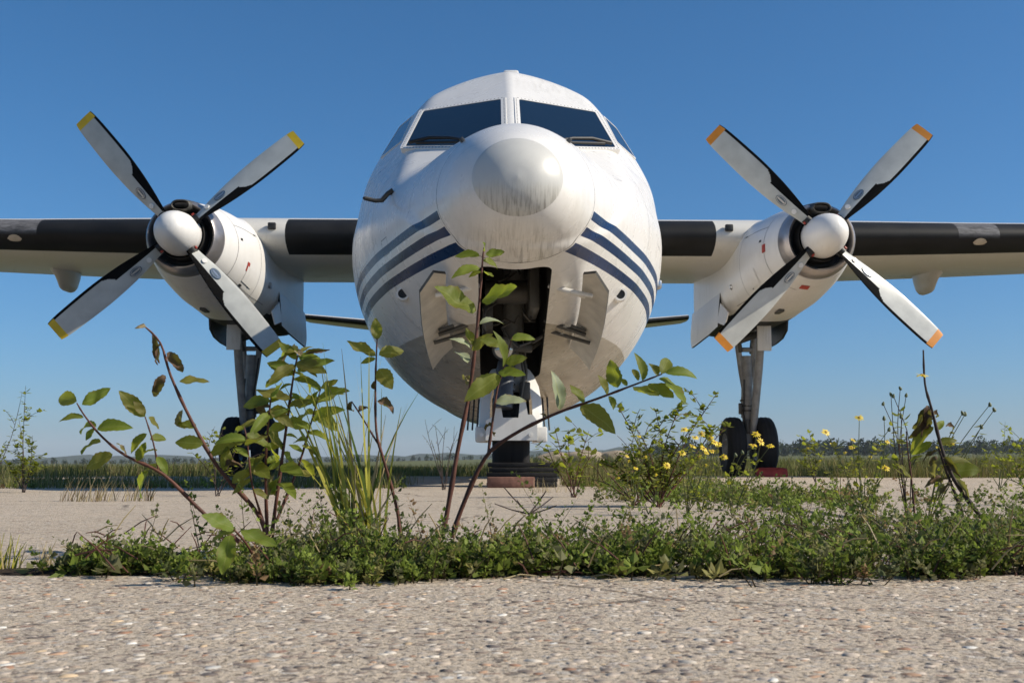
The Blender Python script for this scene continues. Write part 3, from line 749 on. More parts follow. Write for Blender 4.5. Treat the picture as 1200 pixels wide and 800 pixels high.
# --- nacelles, propellers and main gear
NX, HUBA, HUBZ = 3.6, 6.9, 2.705
nA = [7.25, 7.5, 8.0, 8.7, 9.4, 10.2, 11.9, 12.1, 13.0, 13.5]
nw = pchip(nA, [.437, .49, .55, .575, .58, .58, .57, .53, .30, .05])
nt = pchip(nA, [HUBZ + .435, HUBZ + .485, HUBZ + .56, HUBZ + .62, HUBZ + .70, 3.42, 3.34, 3.12, 3.0, 2.9])
nb = pchip(nA, [HUBZ - .44, HUBZ - .49, HUBZ - .57, HUBZ - .63, 2.09, 2.12, 2.14, 2.2, 2.5, 2.8])
ne = pchip(nA, [2, 2, 2.05, 2.2, 2.8, 4.0, 4.0, 3.5, 2, 2])
def nac_point(s, a, th, off=0.0):
    e = float(ne(a)); c, d = math.cos(th), math.sin(th); w = float(nw(a)); zc = float((nt(a) + nb(a)) / 2); h = float((nt(a) - nb(a)) / 2)
    x = w * math.copysign(abs(c) ** (2 / e), c); z = h * math.copysign(abs(d) ** (2 / e), d)
    n = Vector((c / w, 0, d / h)).normalized()
    return Vector((s * (NX + x), a, zc + z)) + Vector((n.x * s, 0, n.z)) * off
def blade_geo(tip_mat):
    """blade along +Z from the hub, leading edge towards +X (clockwise seen from the front), y is aft"""
    st = np.sort(np.concatenate([np.linspace(.20, .80, 10), np.linspace(.82, 1.0, 14), np.linspace(1.03, 1.6, 12), [1.625, 1.65, 1.68, 1.71]])); rows = []; n = 25
    chord = pchip([.2, .3, .5, .8, 1.1, 1.5, 1.66, 1.71], [.115, .135, .20, .262, .285, .268, .245, .225])
    pit = pchip([.2, .6, 1.1, 1.66], [R(38), R(25), R(17), R(13)])
    thk = pchip([.2, .4, .8, 1.66], [.075, .05, .03, .012])
    wts = []
    for r in st:
        c, p, t = float(chord(r)), float(pit(r)), float(thk(r)); ring = []
        xs_ = np.concatenate([np.linspace(-.5, .5, n), np.linspace(.5, -.5, n)[1:-1]])
        for i, xx in enumerate(xs_):
            prof = t * math.sqrt(max(0, (.5 - xx) * 1.0)) * math.sqrt(max(0, xx + .5)) * 1.0
            yy = (-prof * 1.0 if i < n else prof * .45)
            X_, Y_ = xx * c, yy
            ring.append((X_ * math.cos(p) - Y_ * math.sin(p), -X_ * math.sin(p) + Y_ * math.cos(p) * 1.0, r))
        rows.append(ring)
    K = len(rows[0]); mb = MB()
    vv = [p for q in rows for p in q]
    xs_ = np.concatenate([np.linspace(-.5, .5, n), np.linspace(.5, -.5, n)[1:-1]])
    for i in range(len(st) - 1):
        rm = (st[i] + st[i + 1]) / 2
        for k in range(K):
            xm = (xs_[k] + xs_[(k + 1) % K]) / 2
            edge = .5 - (.46 if rm < .84 else max(.12, .46 - .34 * min(1, max(0, (rm - .84) / .13)) ** .6))
            mi = 2 if rm > 1.615 and xm < .44 else 1 if xm > edge else 0
            if rm > 1.615 and xm >= .44: mi = 1
            mb.v and None
            b = i * K
            mb.f.append((b + k, b + (k + 1) % K, b + K + (k + 1) % K, b + K + k)); mb.m.append(mi)
    mb.v = vv; mb.f.append(tuple((len(st) - 1) * K + k for k in range(K))); mb.m.append(2); mb.f.append(tuple(range(K - 1, -1, -1))); mb.m.append(1)
    return mb, pit
for s in (1, -1):
    nac = empty('engine_nacelle', (0, 0, 0)); nac.parent = plane
    st = np.concatenate([np.linspace(7.25, 9.4, 24), np.linspace(9.55, 13.5, 28)]); N = 72; vs_ = []
    for a in st:
        for k in range(N): vs_.append(nac_point(s, float(a), 2 * math.pi * k / N))
    mb = MB(); mb.add(vs_, [(i * N + k, i * N + (k + 1) % N, (i + 1) * N + (k + 1) % N, (i + 1) * N + k) for i in range(len(st) - 1) for k in range(N)] + [tuple(range(N - 1, -1, -1)), tuple((len(st) - 1) * N + k for k in range(N))])
    # no wheel well cut: underside faces between the doors coloured dark for its shade
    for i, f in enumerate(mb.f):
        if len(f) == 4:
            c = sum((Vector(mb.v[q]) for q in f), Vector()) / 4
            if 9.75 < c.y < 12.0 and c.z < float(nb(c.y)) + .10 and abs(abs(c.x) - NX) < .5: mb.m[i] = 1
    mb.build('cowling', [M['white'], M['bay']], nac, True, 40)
    mb = MB(); o = (s * NX, 0, HUBZ)            # polished intake lip and dark annulus
    mb.lathe([(7.32, .436), (7.25, .434), (7.12, .418), (7.03, .394), (7.005, .372), (7.02, .352), (7.10, .335), (7.3, .325)], o, 'y', 64); mb.build('intake_lip', M['ring'], nac, True, 50)
    mb = MB(); mb.lathe([(7.20, .36), (7.20, .0)], o, 'y', 40); mb.lathe([(7.2, .275), (6.98, .262)], o, 'y', 40); mb.build('intake_annulus', M['bay'], nac)
    # oil cooler intake above the spinner: an oval pipe
    def oval(a, w, h, zz): return [(s * NX + w * math.copysign(abs(math.cos(t)) ** .7, math.cos(t)), a, zz + h * math.sin(t)) for t in [2 * math.pi * k / 28 for k in range(28)]]
    rings = [oval(7.3, .085, .04, HUBZ + .36), oval(6.96, .088, .045, HUBZ + .335), oval(6.94, .098, .054, HUBZ + .335), oval(6.96, .112, .066, HUBZ + .335), oval(7.15, .14, .085, HUBZ + .35), oval(7.8, .18, .08, HUBZ + .45)]
    mb = MB(); mb.add([p for r_ in rings for p in r_], [(i * 28 + k, i * 28 + (k + 1) % 28, (i + 1) * 28 + (k + 1) % 28, (i + 1) * 28 + k) for i in range(1, 5) for k in range(28)], 0)
    mb.add([p for r_ in rings[:2] for p in r_], [(k, (k + 1) % 28, 28 + (k + 1) % 28, 28 + k) for k in range(28)] + [tuple(range(28))], 1)
    mb.build('oil_cooler_intake', [M['bay_metal'], M['bay']], nac, True, 40)
    # details on the inner flank: placards, vents, panels
    def patch(name, a, th, da, dth, mat, off=.004):
        P = [nac_point(s, a + da * u, R(th + dth * v), off) for v in np.linspace(-.5, .5, 5) for u in np.linspace(-.5, .5, 4)]
        m_ = MB(); m_.add(P, [(r_ * 4 + q, r_ * 4 + q + 1, (r_ + 1) * 4 + q + 1, (r_ + 1) * 4 + q) for r_ in range(4) for q in range(3)]); m_.build(name, mat, nac)
    patch('red_placard', 8.05 if s < 0 else 7.62, 196 if s < 0 else 180, .10, 11, M['red'])
    if s > 0: patch('red_placard', 7.5, 262, .12, 12, M['red'])
    for (a, th, da, dt) in ((7.75, 168, .07, 3), (8.35, 214, .05, 4), (8.1, 220, .10, 2.5), (7.9, 226, .04, 5), (8.5, 150, .10, 2), (7.45, 236, .06, 3)):
        patch('cooling_vent', a, th, da, dt, M['black'])
    patch('access_panel', 8.25, 205, .42, 20, M['white'], .006)
    for (a_s, t0, t1) in ((7.62, 100, 255), (8.62, 105, 250)):
        m_ = MB(); K_ = 30; P = [nac_point(s, a_s + e, R(t0 + (t1 - t0) * q / K_), .0025) for q in range(K_ + 1) for e in (-.0035, .0035)]
        m_.add(P, [(2 * q, 2 * q + 1, 2 * q + 3, 2 * q + 2) for q in range(K_)]); m_.build('panel_seam', M['rivet'], nac)
    for (th_, a0_, a1_) in ((222, 7.45, 9.3), (150, 7.62, 8.62)):
        m_ = MB(); K_ = 30; P = [nac_point(s, a0_ + (a1_ - a0_) * q / K_, R(th_ + e), .0025) for q in range(K_ + 1) for e in (-.3, .3)]
        m_.add(P, [(2 * q, 2 * q + 1, 2 * q + 3, 2 * q + 2) for q in range(K_)]); m_.build('panel_seam', M['rivet'], nac)
    for zz in (0,):
        p = nac_point(s, 9.2, R(196), .0); mb = MB(); mb.lathe([(-.02, .0), (-.02, .02), (0, .04), (.03, .045)], (p.x, p.y, p.z), 'x', 16); mb.build('drain_port', M['alu'], nac)
    mb = MB(); mb.box((s * NX - .1, 8.55, float(nb(8.5)) - .002), (.07, .25, .04), bev=.01); mb.build('drain_fairing', M['bay_metal'], nac)
    # main gear doors hanging from both flanks of the well
    for q in (-1, 1):
        x0 = s * NX + q * .565; vs_ = []; st2 = [(9.85, 2.22), (9.9, 2.06), (10.6, 2.02), (11.4, 1.995), (11.95, 1.98), (12.0, 2.1)]
        if q == s: st2 = [(10.75, 2.3), (10.85, 2.12), (11.1, 2.03), (11.5, 1.99), (11.95, 1.98), (12.0, 2.1)]
        out_, inn_ = [], []
        for a, zl in st2:
            for z in np.linspace(2.52, zl, 6):
                bulge = .035 * math.sin((2.52 - z) / .6 * 2.2)
                out_.append((x0 + q * (bulge + .012), a, z)); inn_.append((x0 + q * (bulge - .02), a, z))
        fs = [(i * 6 + j, i * 6 + j + 1, (i + 1) * 6 + j + 1, (i + 1) * 6 + j) for i in range(5) for j in range(5)]
        mb = MB(); mb.add(out_, fs, 0); mb.add(inn_, fs, 1)
        rim = [i * 6 for i in range(6)] + [30 + j for j in range(1, 6)] + [i * 6 + 5 for i in range(4, -1, -1)] + [j for j in range(4, 0, -1)]
        K = len(rim); mb.add([out_[i] for i in rim] + [inn_[i] for i in rim], [(i, (i + 1) % K, K + (i + 1) % K, K + i) for i in range(K)], 1)
        mb.build('gear_door', [M['white'], M['black']], nac, True, 40)
        # small front flap
        if q == s: continue
        mb = MB(); mb.prism([(x0 + q * .02, 9.25, 2.16), (x0 + q * .02, 9.75, 2.36), (x0 + q * .05, 9.82, 2.10), (x0 + q * .05, 9.35, 2.0)], (q * .015, 0, 0)); mb.build('front_flap', M['white'], nac, False)
    # propeller
    prop = empty('propeller', (s * NX, HUBA, HUBZ)); prop.parent = plane
    mb = MB(); pr = [(-.43 + .43 * (1 - math.cos(t)) * 1.0, .236 * math.sin(t) ** .82) for t in np.linspace(0.001, math.pi / 2, 16)] + [(.10, .240), (.115, .23), (.115, .0)]
    mb.lathe(pr, (0, 0, 0), 'y', 48); mb.build('spinner', M['white'], prop, True, 45)
    base_ang = 46 if s > 0 else 40
    for k in range(4):
        th = R(base_ang + 90 * k)
        # local frame: blade axis = (cos,0,sin); clockwise direction (seen from the front) = (sin,0,-cos)
        ax = Vector((math.cos(th), 0, math.sin(th))); cx = Vector((math.sin(th), 0, -math.cos(th)))
        bmb, pit = blade_geo(None)
        Mx = Matrix((cx, Vector((0, 1, 0)), ax)).transposed()
        bmb.v = [tuple(Mx @ Vector(p)) for p in bmb.v]
        bl = bmb.build('blade', [M['blade'], M['blade_boot'], M['orange'] if s > 0 else M['yellow']], prop, True, 40)
        for (r, xo, ea, eb, mt, nm) in ((.62, -.035, .075, .042, M['emblem'], 'emblem'), (.43, -.028, .028, .028, M['white'], 'blade_dot')):
            p = float(pit(r)); e1 = Vector((math.cos(p), -math.sin(p), 0)); e2 = Vector((0, 0, 1)); nn = Vector((-math.sin(p), -math.cos(p), 0))
            def E(k2, f, off): t = 2 * math.pi * k2 / 28; return Mx @ (Vector((0, 0, r)) + e1 * (xo + eb * f * math.cos(t)) + e2 * (ea * f * math.sin(t)) + nn * off)
            mb = MB(); o1 = .022 if r > .5 else .028
            mb.add([E(k2, 1, o1) for k2 in range(28)] + [E(k2, 1, o1 - .02) for k2 in range(28)], [tuple(range(28))] + [(k2, (k2 + 1) % 28, 28 + (k2 + 1) % 28, 28 + k2) for k2 in range(28)], 0)
            if nm == 'emblem':                 # pale inner ring and bar
                for f0, f1 in ((.86, .76),):
                    mb.add([E(k2, f0, o1 + .001) for k2 in range(28)] + [E(k2, f1, o1 + .001) for k2 in range(28)], [(k2, (k2 + 1) % 28, 28 + (k2 + 1) % 28, 28 + k2) for k2 in range(28)], 1)
                c_ = Mx @ (Vector((0, 0, r)) + e1 * xo + nn * (o1 + .001)); h1, h2 = Mx @ e1, Mx @ e2
                mb.add([c_ + h1 * (.008 * i) + h2 * (.05 * j) for i, j in ((-1, -1), (1, -1), (1, 1), (-1, 1))], [(0, 1, 2, 3)], 1)
            mb.build(nm, [mt, M['alu']], prop, False)
        mb = MB(); mb.tube([ax * .19, ax * .285], [.062, .056], 14); mb.build('blade_root', M['black'], prop)
        mb = MB(); mb.tube([ax * .245 - cx * .055 + Vector((0, -.03, 0)), ax * .275 - cx * .055 + Vector((0, -.03, 0))], .014, 8); mb.build('root_clamp', M['red'], prop)
    # main gear leg
    mg = empty('main_gear', (s * NX, 10.9, 0)); mg.parent = plane
    MR = .43
    wheel(mg, (-.225, 0, MR), MR, .27, .19); wheel(mg, (.225, 0, MR), MR, .27, .19)
    mb = MB(); mb.tube([(-.30, 0, MR), (.30, 0, MR)], .05, 14); mb.build('axle', M['steel'], mg)
    mb = MB(); mb.tube([(0, 0, MR), (-.0, 0, .95)], .075, 18); mb.tube([(0, 0, .85), (0, -.02, 1.15)], .092, 18); mb.build('lower_leg', M['strut'], mg)
    mb = MB(); mb.tube([(0, 0, 1.12), (0, -.03, 1.75)], [.085, .075], 16)
    for q in (-1, 1): mb.tube([(q * .03, 0, 1.25), (q * .075, -.01, 1.5), (q * .12, -.03, 1.86), (q * .13, -.05, 2.3)], [.045, .042, .045, .05], 12)
    mb.tube([(-.13, -.03, 1.84), (.13, -.03, 1.84)], .035, 10); mb.build('upper_yoke', M['strut'], mg)
    mb = MB(); mb.tube([(s * .05, -.12, .62), (s * .10, -.32, 1.5), (s * .13, -.5, 2.25)], [.05, .06, .06], 14); mb.build('drag_strut', M['strut'], mg)
    mb = MB(); mb.box((s * .14, -.55, 1.98), (.20, .03, .42), bev=.012); mb.build('leg_door', M['white_dirty'], mg)
    mb = MB()
    for z in (.95, 1.02, 1.1): mb.tube([(0, 0, z - .012), (0, 0, z + .012)], .104, 16)
    mb.box((-s * .11, -.05, .98), (.05, .06, .16), bev=.008); mb.box((0, -.09, .72), (.09, .05, .2), bev=.008); mb.build('torque_link', M['bay_metal'], mg)
    mb = MB(); mb.tube([(.06, -.1, .5), (.09, -.11, .8), (.07, -.1, 1.2), (.12, -.08, 1.7)], .012, 6); mb.tube([(-.05, -.11, .55), (-.08, -.12, .9), (-.06, -.11, 1.4)], .01, 6); mb.build('brake_hose', M['black'], mg)
    mb = MB(); mb.tube([(-.14, -.25, 1.95), (.14, -.25, 2.05)], .05, 10); mb.tube([(-.1, -.1, 1.8), (-.2, -.3, 2.3)], .03, 8); mb.tube([(.1, .1, 1.8), (.2, .3, 2.3)], .03, 8); mb.build('retraction_linkage', M['bay_metal'], mg)

#PLANTS
# ================================================================== CHOCKS AND BRICK
DG = (.022, .021, .020)
M['timber'] = simple('dark_timber', DG, .8, 0, .5, 30, .3, .6)
M['brick'] = simple('old_brick', (.26, .135, .10), .9, 0, .45, 25, .2, .6)
M['redwood'] = simple('red_chock_paint', (.33, .035, .03), .6, 0, .4, 14, .4, .3)
ch = setp(empty('wheel_chock', (.065, 7.22, 0)), 'black ridged timber chock lying in front of the nose wheel', 'wheel chock')
for k in range(5):
    mb = MB(); w = .44 - .008 * (k % 2); mb.box((random.uniform(-.006, .006), random.uniform(-.008, .008), .0155 + .031 * k), (w, .22 - .012 * k, .0285), Matrix.Rotation(random.uniform(-.012, .012), 3, 'Z'), bev=.004)
    mb.build('plank', M['timber'], ch, True, 30)
mb = MB(); mb.box((0, 0, .033), (.29, .11, .065), bev=.006)
b = mb.build('brick', M['brick'], None, True, 30); b.location = (-.008, 7.0, 0); b.rotation_euler = (0, 0, .03)
setp(b, 'red-brown brick lying before the black nose wheel chock', 'brick')
mb = MB(); pr = [(-.10, .0), (.10, .0), (.085, .075), (.045, .125), (-.03, .13), (-.08, .09)]
n = 9
for i in range(n - 1):
    x0, x1 = -.205 + .41 * i / (n - 1), -.205 + .41 * (i + 1) / (n - 1)
    f0, f1 = [1 - .10 * (abs(2 * q / (n - 1) - 1) ** 6) for q in (i, i + 1)]
    mb.add([(x0, y * f0, z * f0) for y, z in pr] + [(x1, y * f1, z * f1) for y, z in pr], [(k, (k + 1) % 6, 6 + (k + 1) % 6, 6 + k) for k in range(6)])
mb.add([(-.205, y * .9, z * .9) for y, z in pr], [tuple(range(6))]); mb.add([(.205, y * .9, z * .9) for y, z in pr], [tuple(range(6))])
rc = mb.build('wheel_chock', M['redwood'], None, True, 50); rc.location = at(904, 555, 15.62).xyz; rc.location.z = 0.002; rc.rotation_euler = (0, 0, -.05)
setp(rc, 'red wooden chock against the twin main wheels right of the nose', 'wheel chock')

# ================================================================== VEGETATION
def leaf_mat(name, c0, c1, trans=.35, rough=.55, vein=(.3, .32, .1)):
    t = NT(name); o = t.coord(); oi = t.n('ObjectInfo'); nz = t.noise(o, 6, 4)
    f = t.math('ADD', t.math('MULTIPLY', oi.outputs['Random'], .7), t.math('MULTIPLY', nz, .3))
    c = t.mix(f, c0, c1)
    xyz = t.n('SeparateXYZ'); t.put(xyz.inputs[0], o)
    mid = t.math('LESS_THAN', t.math('ABSOLUTE', xyz.outputs[0]), .012)
    sv = t.math('ABSOLUTE', t.math('SUBTRACT', t.math('FRACT', t.math('SUBTRACT', t.math('MULTIPLY', xyz.outputs[1], 8.0), t.math('MULTIPLY', t.math('ABSOLUTE', xyz.outputs[0]), 7.0))), .5))
    c = t.mix(t.math('MULTIPLY', t.math('MAXIMUM', mid, t.math('MULTIPLY', t.math('LESS_THAN', sv, .05), .5)), .5), c, vein)
    blot = t.ramp(t.noise(o, 9, 5, .7), [(.58, 0.0), (.72, 1.0)])
    c = t.mix(t.math('MULTIPLY', blot, .45), c, (.16, .12, .035))
    ed = t.math('MULTIPLY', t.sstep(t.math('ABSOLUTE', xyz.outputs[0]), .13, .24), t.ramp(t.noise(o, 5, 3), [(.45, 0.0), (.6, 1.0)])); c = t.mix(t.math('MULTIPLY', ed, .6), c, (.17, .10, .04))
    tipb = t.math('MULTIPLY', t.sstep(xyz.outputs[1], .82, .98), t.math('GREATER_THAN', oi.outputs['Random'], .45)); c = t.mix(t.math('MULTIPLY', tipb, .8), c, (.14, .08, .04))
    t.set(c, rough, 0, .3)
    tr = t.n('BsdfTranslucent'); t.put(tr.inputs[0], t.mix(.5, c, (.50, .55, .03), 'MIX'))
    mx = t.n('MixShader'); mx.inputs[0].default_value = trans
    t.t.links.new(t.b.outputs[0], mx.inputs[1]); t.t.links.new(tr.outputs[0], mx.inputs[2]); t.t.links.new(mx.outputs[0], t.out.inputs[0])
    return t.m
def tint_mat(name, trans=.3, rough=.6):
    t = NT(name); a = t.n('Attribute', attribute_name='tint'); t.set(a.outputs[0], rough, 0, .25)
    tr = t.n('BsdfTranslucent'); t.put(tr.inputs[0], a.outputs[0]); mx = t.n('MixShader'); mx.inputs[0].default_value = trans
    t.t.links.new(t.b.outputs[0], mx.inputs[1]); t.t.links.new(tr.outputs[0], mx.inputs[2]); t.t.links.new(mx.outputs[0], t.out.inputs[0])
    return t.m
M['leaf'] = leaf_mat('leaf_green', (.095, .125, .02), (.18, .20, .04), .56)
M['leaf_bright'] = leaf_mat('leaf_bright_green', (.13, .19, .025), (.22, .27, .05), .56)
M['leaf_olive'] = leaf_mat('leaf_olive', (.11, .115, .025), (.19, .165, .045), .56)
M['leaf_pale'] = leaf_mat('leaf_pale_underside', (.20, .24, .15), (.28, .30, .20), .25)
M['leaf_brown'] = leaf_mat('leaf_dried_brown', (.07, .035, .025), (.13, .075, .05), .2, .7, (.10, .06, .04))
M['leaf_tan'] = leaf_mat('leaf_dried_tan', (.20, .15, .09), (.28, .22, .14), .3, .7, (.2, .15, .1))
M['bark'] = simple('reddish_bark', (.13, .052, .035), .65, 0, .5, 60, .3, .3)
M['stem_green'] = simple('green_stem', (.10, .12, .035), .6, 0, .3, 40)
M['stem_dark'] = simple('dark_dry_stem', (.055, .035, .028), .8, 0, .5, 60)
M['tint'] = tint_mat('tinted_foliage', .5); M['tint_grass'] = tint_mat('tinted_grass', .45, .6)
M['petal'] = simple('yellow_petal', (.75, .55, .02), .6, 0, .15, 30)
M['disc'] = simple('flower_disc', (.42, .24, .02), .8, 0, .3, 80)

def leaf_mesh(name, wr, fold, curl, serr, twist=0., wave=0., n=14):
    vs_, fs = [], []
    for i in range(n + 1):
        t = i / n; w = wr * (math.sin(math.pi * t ** .82) ** .8) * .5 if 0 < t < 1 else 0.004
        if serr and 0 < t < 1: w *= 1 + serr * (1 if i % 2 else -1)
        y, z = t, 0
        ang = curl * t
        y = math.sin(ang) / curl if abs(curl) > 1e-3 else t; z = -(1 - math.cos(ang)) / curl if abs(curl) > 1e-3 else 0
        tw = twist * t
        for q in (-1, -.5, 0, .5, 1):
            x0 = q * w; z0 = abs(q) * w * math.sin(fold) + wave * w * math.sin(t * 11 + q * 2)
            vs_.append((x0 * math.cos(fold) * math.cos(tw) - z0 * math.sin(tw), y, z + x0 * math.sin(tw) + z0 * math.cos(tw)))
    for i in range(n):
        for q in range(4): fs.append((i * 5 + q, i * 5 + q + 1, i * 5 + q + 6, i * 5 + q + 5))
    me = bpy.data.meshes.new(name); me.from_pydata(vs_, [], fs); me.polygons.foreach_set('use_smooth', [True] * len(fs)); me.update(); return me
def variants(mat):
    out = []
    for k, (wr, fo, cu, se, tw, wv) in enumerate([(.50, .25, .5, .05, .1, .1), (.46, .35, .8, .05, -.2, .1), (.55, .18, .3, .05, .15, .15), (.42, .45, 1.1, .05, .3, .05), (.52, .3, -.3, .05, -.1, .2)]):
        m = leaf_mesh('leaf', wr, fo, cu, se, tw, wv); m.materials.append(mat); out.append(m)
    return out
LV = {k: variants(M[k]) for k in ('leaf', 'leaf_bright', 'leaf_olive', 'leaf_pale')}
for k in ('leaf_brown', 'leaf_tan'):
    LV[k] = []
    for (wr, fo, cu, tw) in ((.42, .9, 1.5, .8), (.36, 1.0, 1.0, -1.2), (.5, .8, 1.9, .5)):
        m = leaf_mesh('leaf', wr, fo, cu, .07, tw, .35); m.materials.append(M[k]); LV[k].append(m)

def put_leaf(parent, B, T, kind='leaf', face=None, wide=1.0):
    B, T = Vector(B), Vector(T); y = (T - B); L = y.length; y.normalize()
    up = Vector((random.uniform(-.4, .6), random.uniform(-1.1, -.35), random.uniform(.3, .9))) if face is None else Vector(face)
    x = y.cross(up).normalized(); z = x.cross(y)
    me = random.choice(LV[kind]); o = link('leaf', me, parent)
    L *= random.uniform(.9, 1.08); sx = L * wide * random.uniform(.88, 1.15)
    Mx = Matrix((x * sx, y * L * 1.06, z * L)).transposed().to_4x4(); Mx.translation = B - parent.location
    o.matrix_local = Mx
    return o
def smooth_pts(P, k=4):
    out = []
    for i in range(len(P) - 1):
        p0, p1, p2, p3 = P[max(i - 1, 0)], P[i], P[i + 1], P[min(i + 2, len(P) - 1)]
        for j in range(k):
            t = j / k; out.append(.5 * ((2 * p1) + (p2 - p0) * t + (2 * p0 - 5 * p1 + 4 * p2 - p3) * t * t + (3 * p1 - p0 - 3 * p2 + p3) * t ** 3))
    out.append(P[-1]); return out
def stem(parent, pts, r0, r1, mat='bark', name='stem', nodes=True):
    P = smooth_pts([Vector(p) - parent.location for p in pts]); n = len(P)
    rad = [.78 * (r0 + (r1 - r0) * i / (n - 1)) for i in range(n)]
    if nodes: rad = [r * (1.28 if i % 4 == 2 else 1) for i, r in enumerate(rad)]
    mb = MB(); mb.tube(P, rad, 8); return mb.build(name, M[mat], parent, True, 60)
SAP = 'young saplings rooted in the weedy slab joint'
def sapling(label, base, stems, leaves, mat='bark', cat='sapling', group=SAP, name='sapling'):
    """stems: ([(px, py, d)], r0, r1); leaves: (bx, by, tx, ty, kind[, depth shift of the tip])"""
    root = empty(name, at(*base)); root.location.z = -.02
    setp(root, label, cat, group)
    for st_ in stems: stem(root, [at(*p) for p in st_[0]], st_[1], st_[2], st_[3] if len(st_) > 3 else mat)
    allp = [p for st_ in stems for p in st_[0]]
    for lf in leaves:
        bx, by, tx, ty, kind = lf[:5]
        d = min(allp, key=lambda p: (p[0] - bx) ** 2 + (p[1] - by) ** 2)[2]
        dd = lf[5] if len(lf) > 5 else random.uniform(-.022, .022)
        put_leaf(root, at(bx, by, d), at(tx, ty, d + dd), kind, None, .82 if 'bushy' in label else 1.0)
    return root
D = 1.5
sapling('sapling leaning left with curled brown leaves at its tip', (312, 650, D),
  [([(312, 652, D), (305, 606, D), (256, 548, D - .02), (224, 492, D - .03), (200, 440, D - .04), (188, 402, D - .04), (168, 381, D - .05)], .0042, .0012)],
  [(188, 402, 178, 430, 'leaf_brown'), (178, 392, 192, 424, 'leaf_brown'), (198, 412, 210, 437, 'leaf_brown'), (194, 440, 168, 467, 'leaf_brown'), (210, 447, 247, 443, 'leaf_olive'), (214, 480, 200, 516, 'leaf_tan'), (170, 383, 166, 378, 'leaf_tan'),
   (238, 520, 205, 516, 'leaf'), (262, 550, 268, 522, 'leaf_olive'), (246, 535, 285, 508, 'leaf'), (262, 548, 288, 530, 'leaf_brown'), (272, 566, 296, 545, 'leaf_olive'), (230, 500, 210, 498, 'leaf')])
sapling('low sapling branch reaching far left with green leaf pairs', (290, 650, D - .02),
  [([(300, 650, D - .02), (240, 602, D - .03), (192, 556, D - .05), (148, 534, D - .06), (120, 512, D - .07), (100, 488, D - .07), (90, 472, D - .07)], .0034, .001), ([(186, 553, D - .05), (180, 520, D - .06), (170, 488, D - .06)], .0018, .001)],
  [(90, 470, 63, 463, 'leaf'), (96, 474, 129, 458, 'leaf_bright'), (98, 489, 69, 486, 'leaf'), (113, 500, 83, 492, 'leaf_bright'), (110, 502, 100, 514, 'leaf_bright'), (114, 502, 145, 493, 'leaf_bright'), (118, 518, 85, 521, 'leaf'), (132, 532, 96, 548, 'leaf_olive'),
   (170, 488, 143, 462, 'leaf_olive'), (174, 489, 190, 502, 'leaf_olive'), (170, 486, 158, 470, 'leaf_olive'), (172, 508, 145, 530, 'leaf'), (176, 515, 200, 508, 'leaf'), (148, 533, 137, 515, 'leaf_tan'), (184, 528, 166, 524, 'leaf'), (184, 535, 198, 552, 'leaf_bright'), (174, 552, 150, 583, 'leaf_bright'), (160, 540, 172, 520, 'leaf'), (188, 545, 162, 548, 'leaf')])
L3 = []; dk = D + .02
BS = [[(316, 645, dk), (322, 600, dk), (334, 512, dk), (344, 440, dk), (350, 413, dk)], [(314, 640, dk), (311, 552, dk - .02), (315, 490, dk - .03), (318, 462, dk - .03)], [(324, 610, dk), (350, 545, dk + .03), (366, 490, dk + .04), (376, 455, dk + .04)], [(312, 620, dk), (296, 570, dk - .05), (290, 520, dk - .06), (286, 500, dk - .06)]]
for bi, (pts, n) in enumerate(zip(BS, (26, 15, 16, 8))):
    for i in range(n):
        t = .28 + .72 * (i + random.random() * .6) / n; q = t * (len(pts) - 1); k = min(int(q), len(pts) - 2); f = q - k
        x0, y0 = [pts[k][c] + (pts[k + 1][c] - pts[k][c]) * f for c in (0, 1)]
        sd = -1 if i % 2 else 1; ln = random.uniform(17, 36) * (1.1 if t > .6 else .85); an = random.uniform(-.7, .75)
        kind = random.choice(['leaf', 'leaf_bright', 'leaf_bright', 'leaf_bright', 'leaf_olive', 'leaf_olive'] + (['leaf_brown', 'leaf_tan'] if bi in (1, 3) else []))
        L3.append((x0, y0, x0 + sd * ln * math.cos(an), y0 - ln * math.sin(an), kind, random.uniform(-.045, .045)))
sapling('bushy upright sapling thick with green leaves left of the grass tuft', (318, 645, D + .03),
  [(p, r, .0009) for p, r in zip(BS, (.004, .003, .0026, .002))],
  L3 + [(344, 438, 320, 424, 'leaf_bright'), (348, 434, 384, 420, 'leaf_bright'), (354, 418, 327, 396, 'leaf_tan'), (356, 416, 384, 402, 'leaf_brown'), (352, 415, 366, 398, 'leaf_olive'), (350, 420, 372, 432, 'leaf_bright'), (376, 455, 398, 446, 'leaf_olive'), (376, 458, 360, 446, 'leaf_bright')])
sapling('low sapling shoot with three large bright leaves hanging before the weeds', (285, 640, D - .34),
  [([(304, 662, D - .28), (288, 636, D - .33), (274, 620, D - .36)], .0018, .001)],
  [(274, 620, 242, 602, 'leaf_bright', -.02), (270, 626, 262, 669, 'leaf_bright', -.01), (282, 622, 326, 645, 'leaf_bright', .0), (276, 622, 246, 626, 'leaf', .02)])
sapling('thin red-stemmed sapling with few leaves right of the grass tuft', (468, 630, D + .02),
  [([(470, 635, D + .02), (465, 595, D + .02), (450, 540, D), (441, 505, D), (440, 450, D), (441, 418, D), (442, 396, D)], .0032, .001), ([(446, 525, D), (425, 490, D), (412, 470, D)], .0016, .0009)],
  [(442, 398, 440, 374, 'leaf_olive'), (440, 417, 409, 405, 'leaf_olive'), (440, 420, 421, 424, 'leaf'), (444, 416, 477, 406, 'leaf_olive'), (444, 432, 459, 454, 'leaf_olive'), (440, 446, 433, 462, 'leaf_brown'), (442, 470, 470, 476, 'leaf_brown'), (412, 470, 404, 492, 'leaf_brown'), (420, 483, 432, 470, 'leaf_brown')])
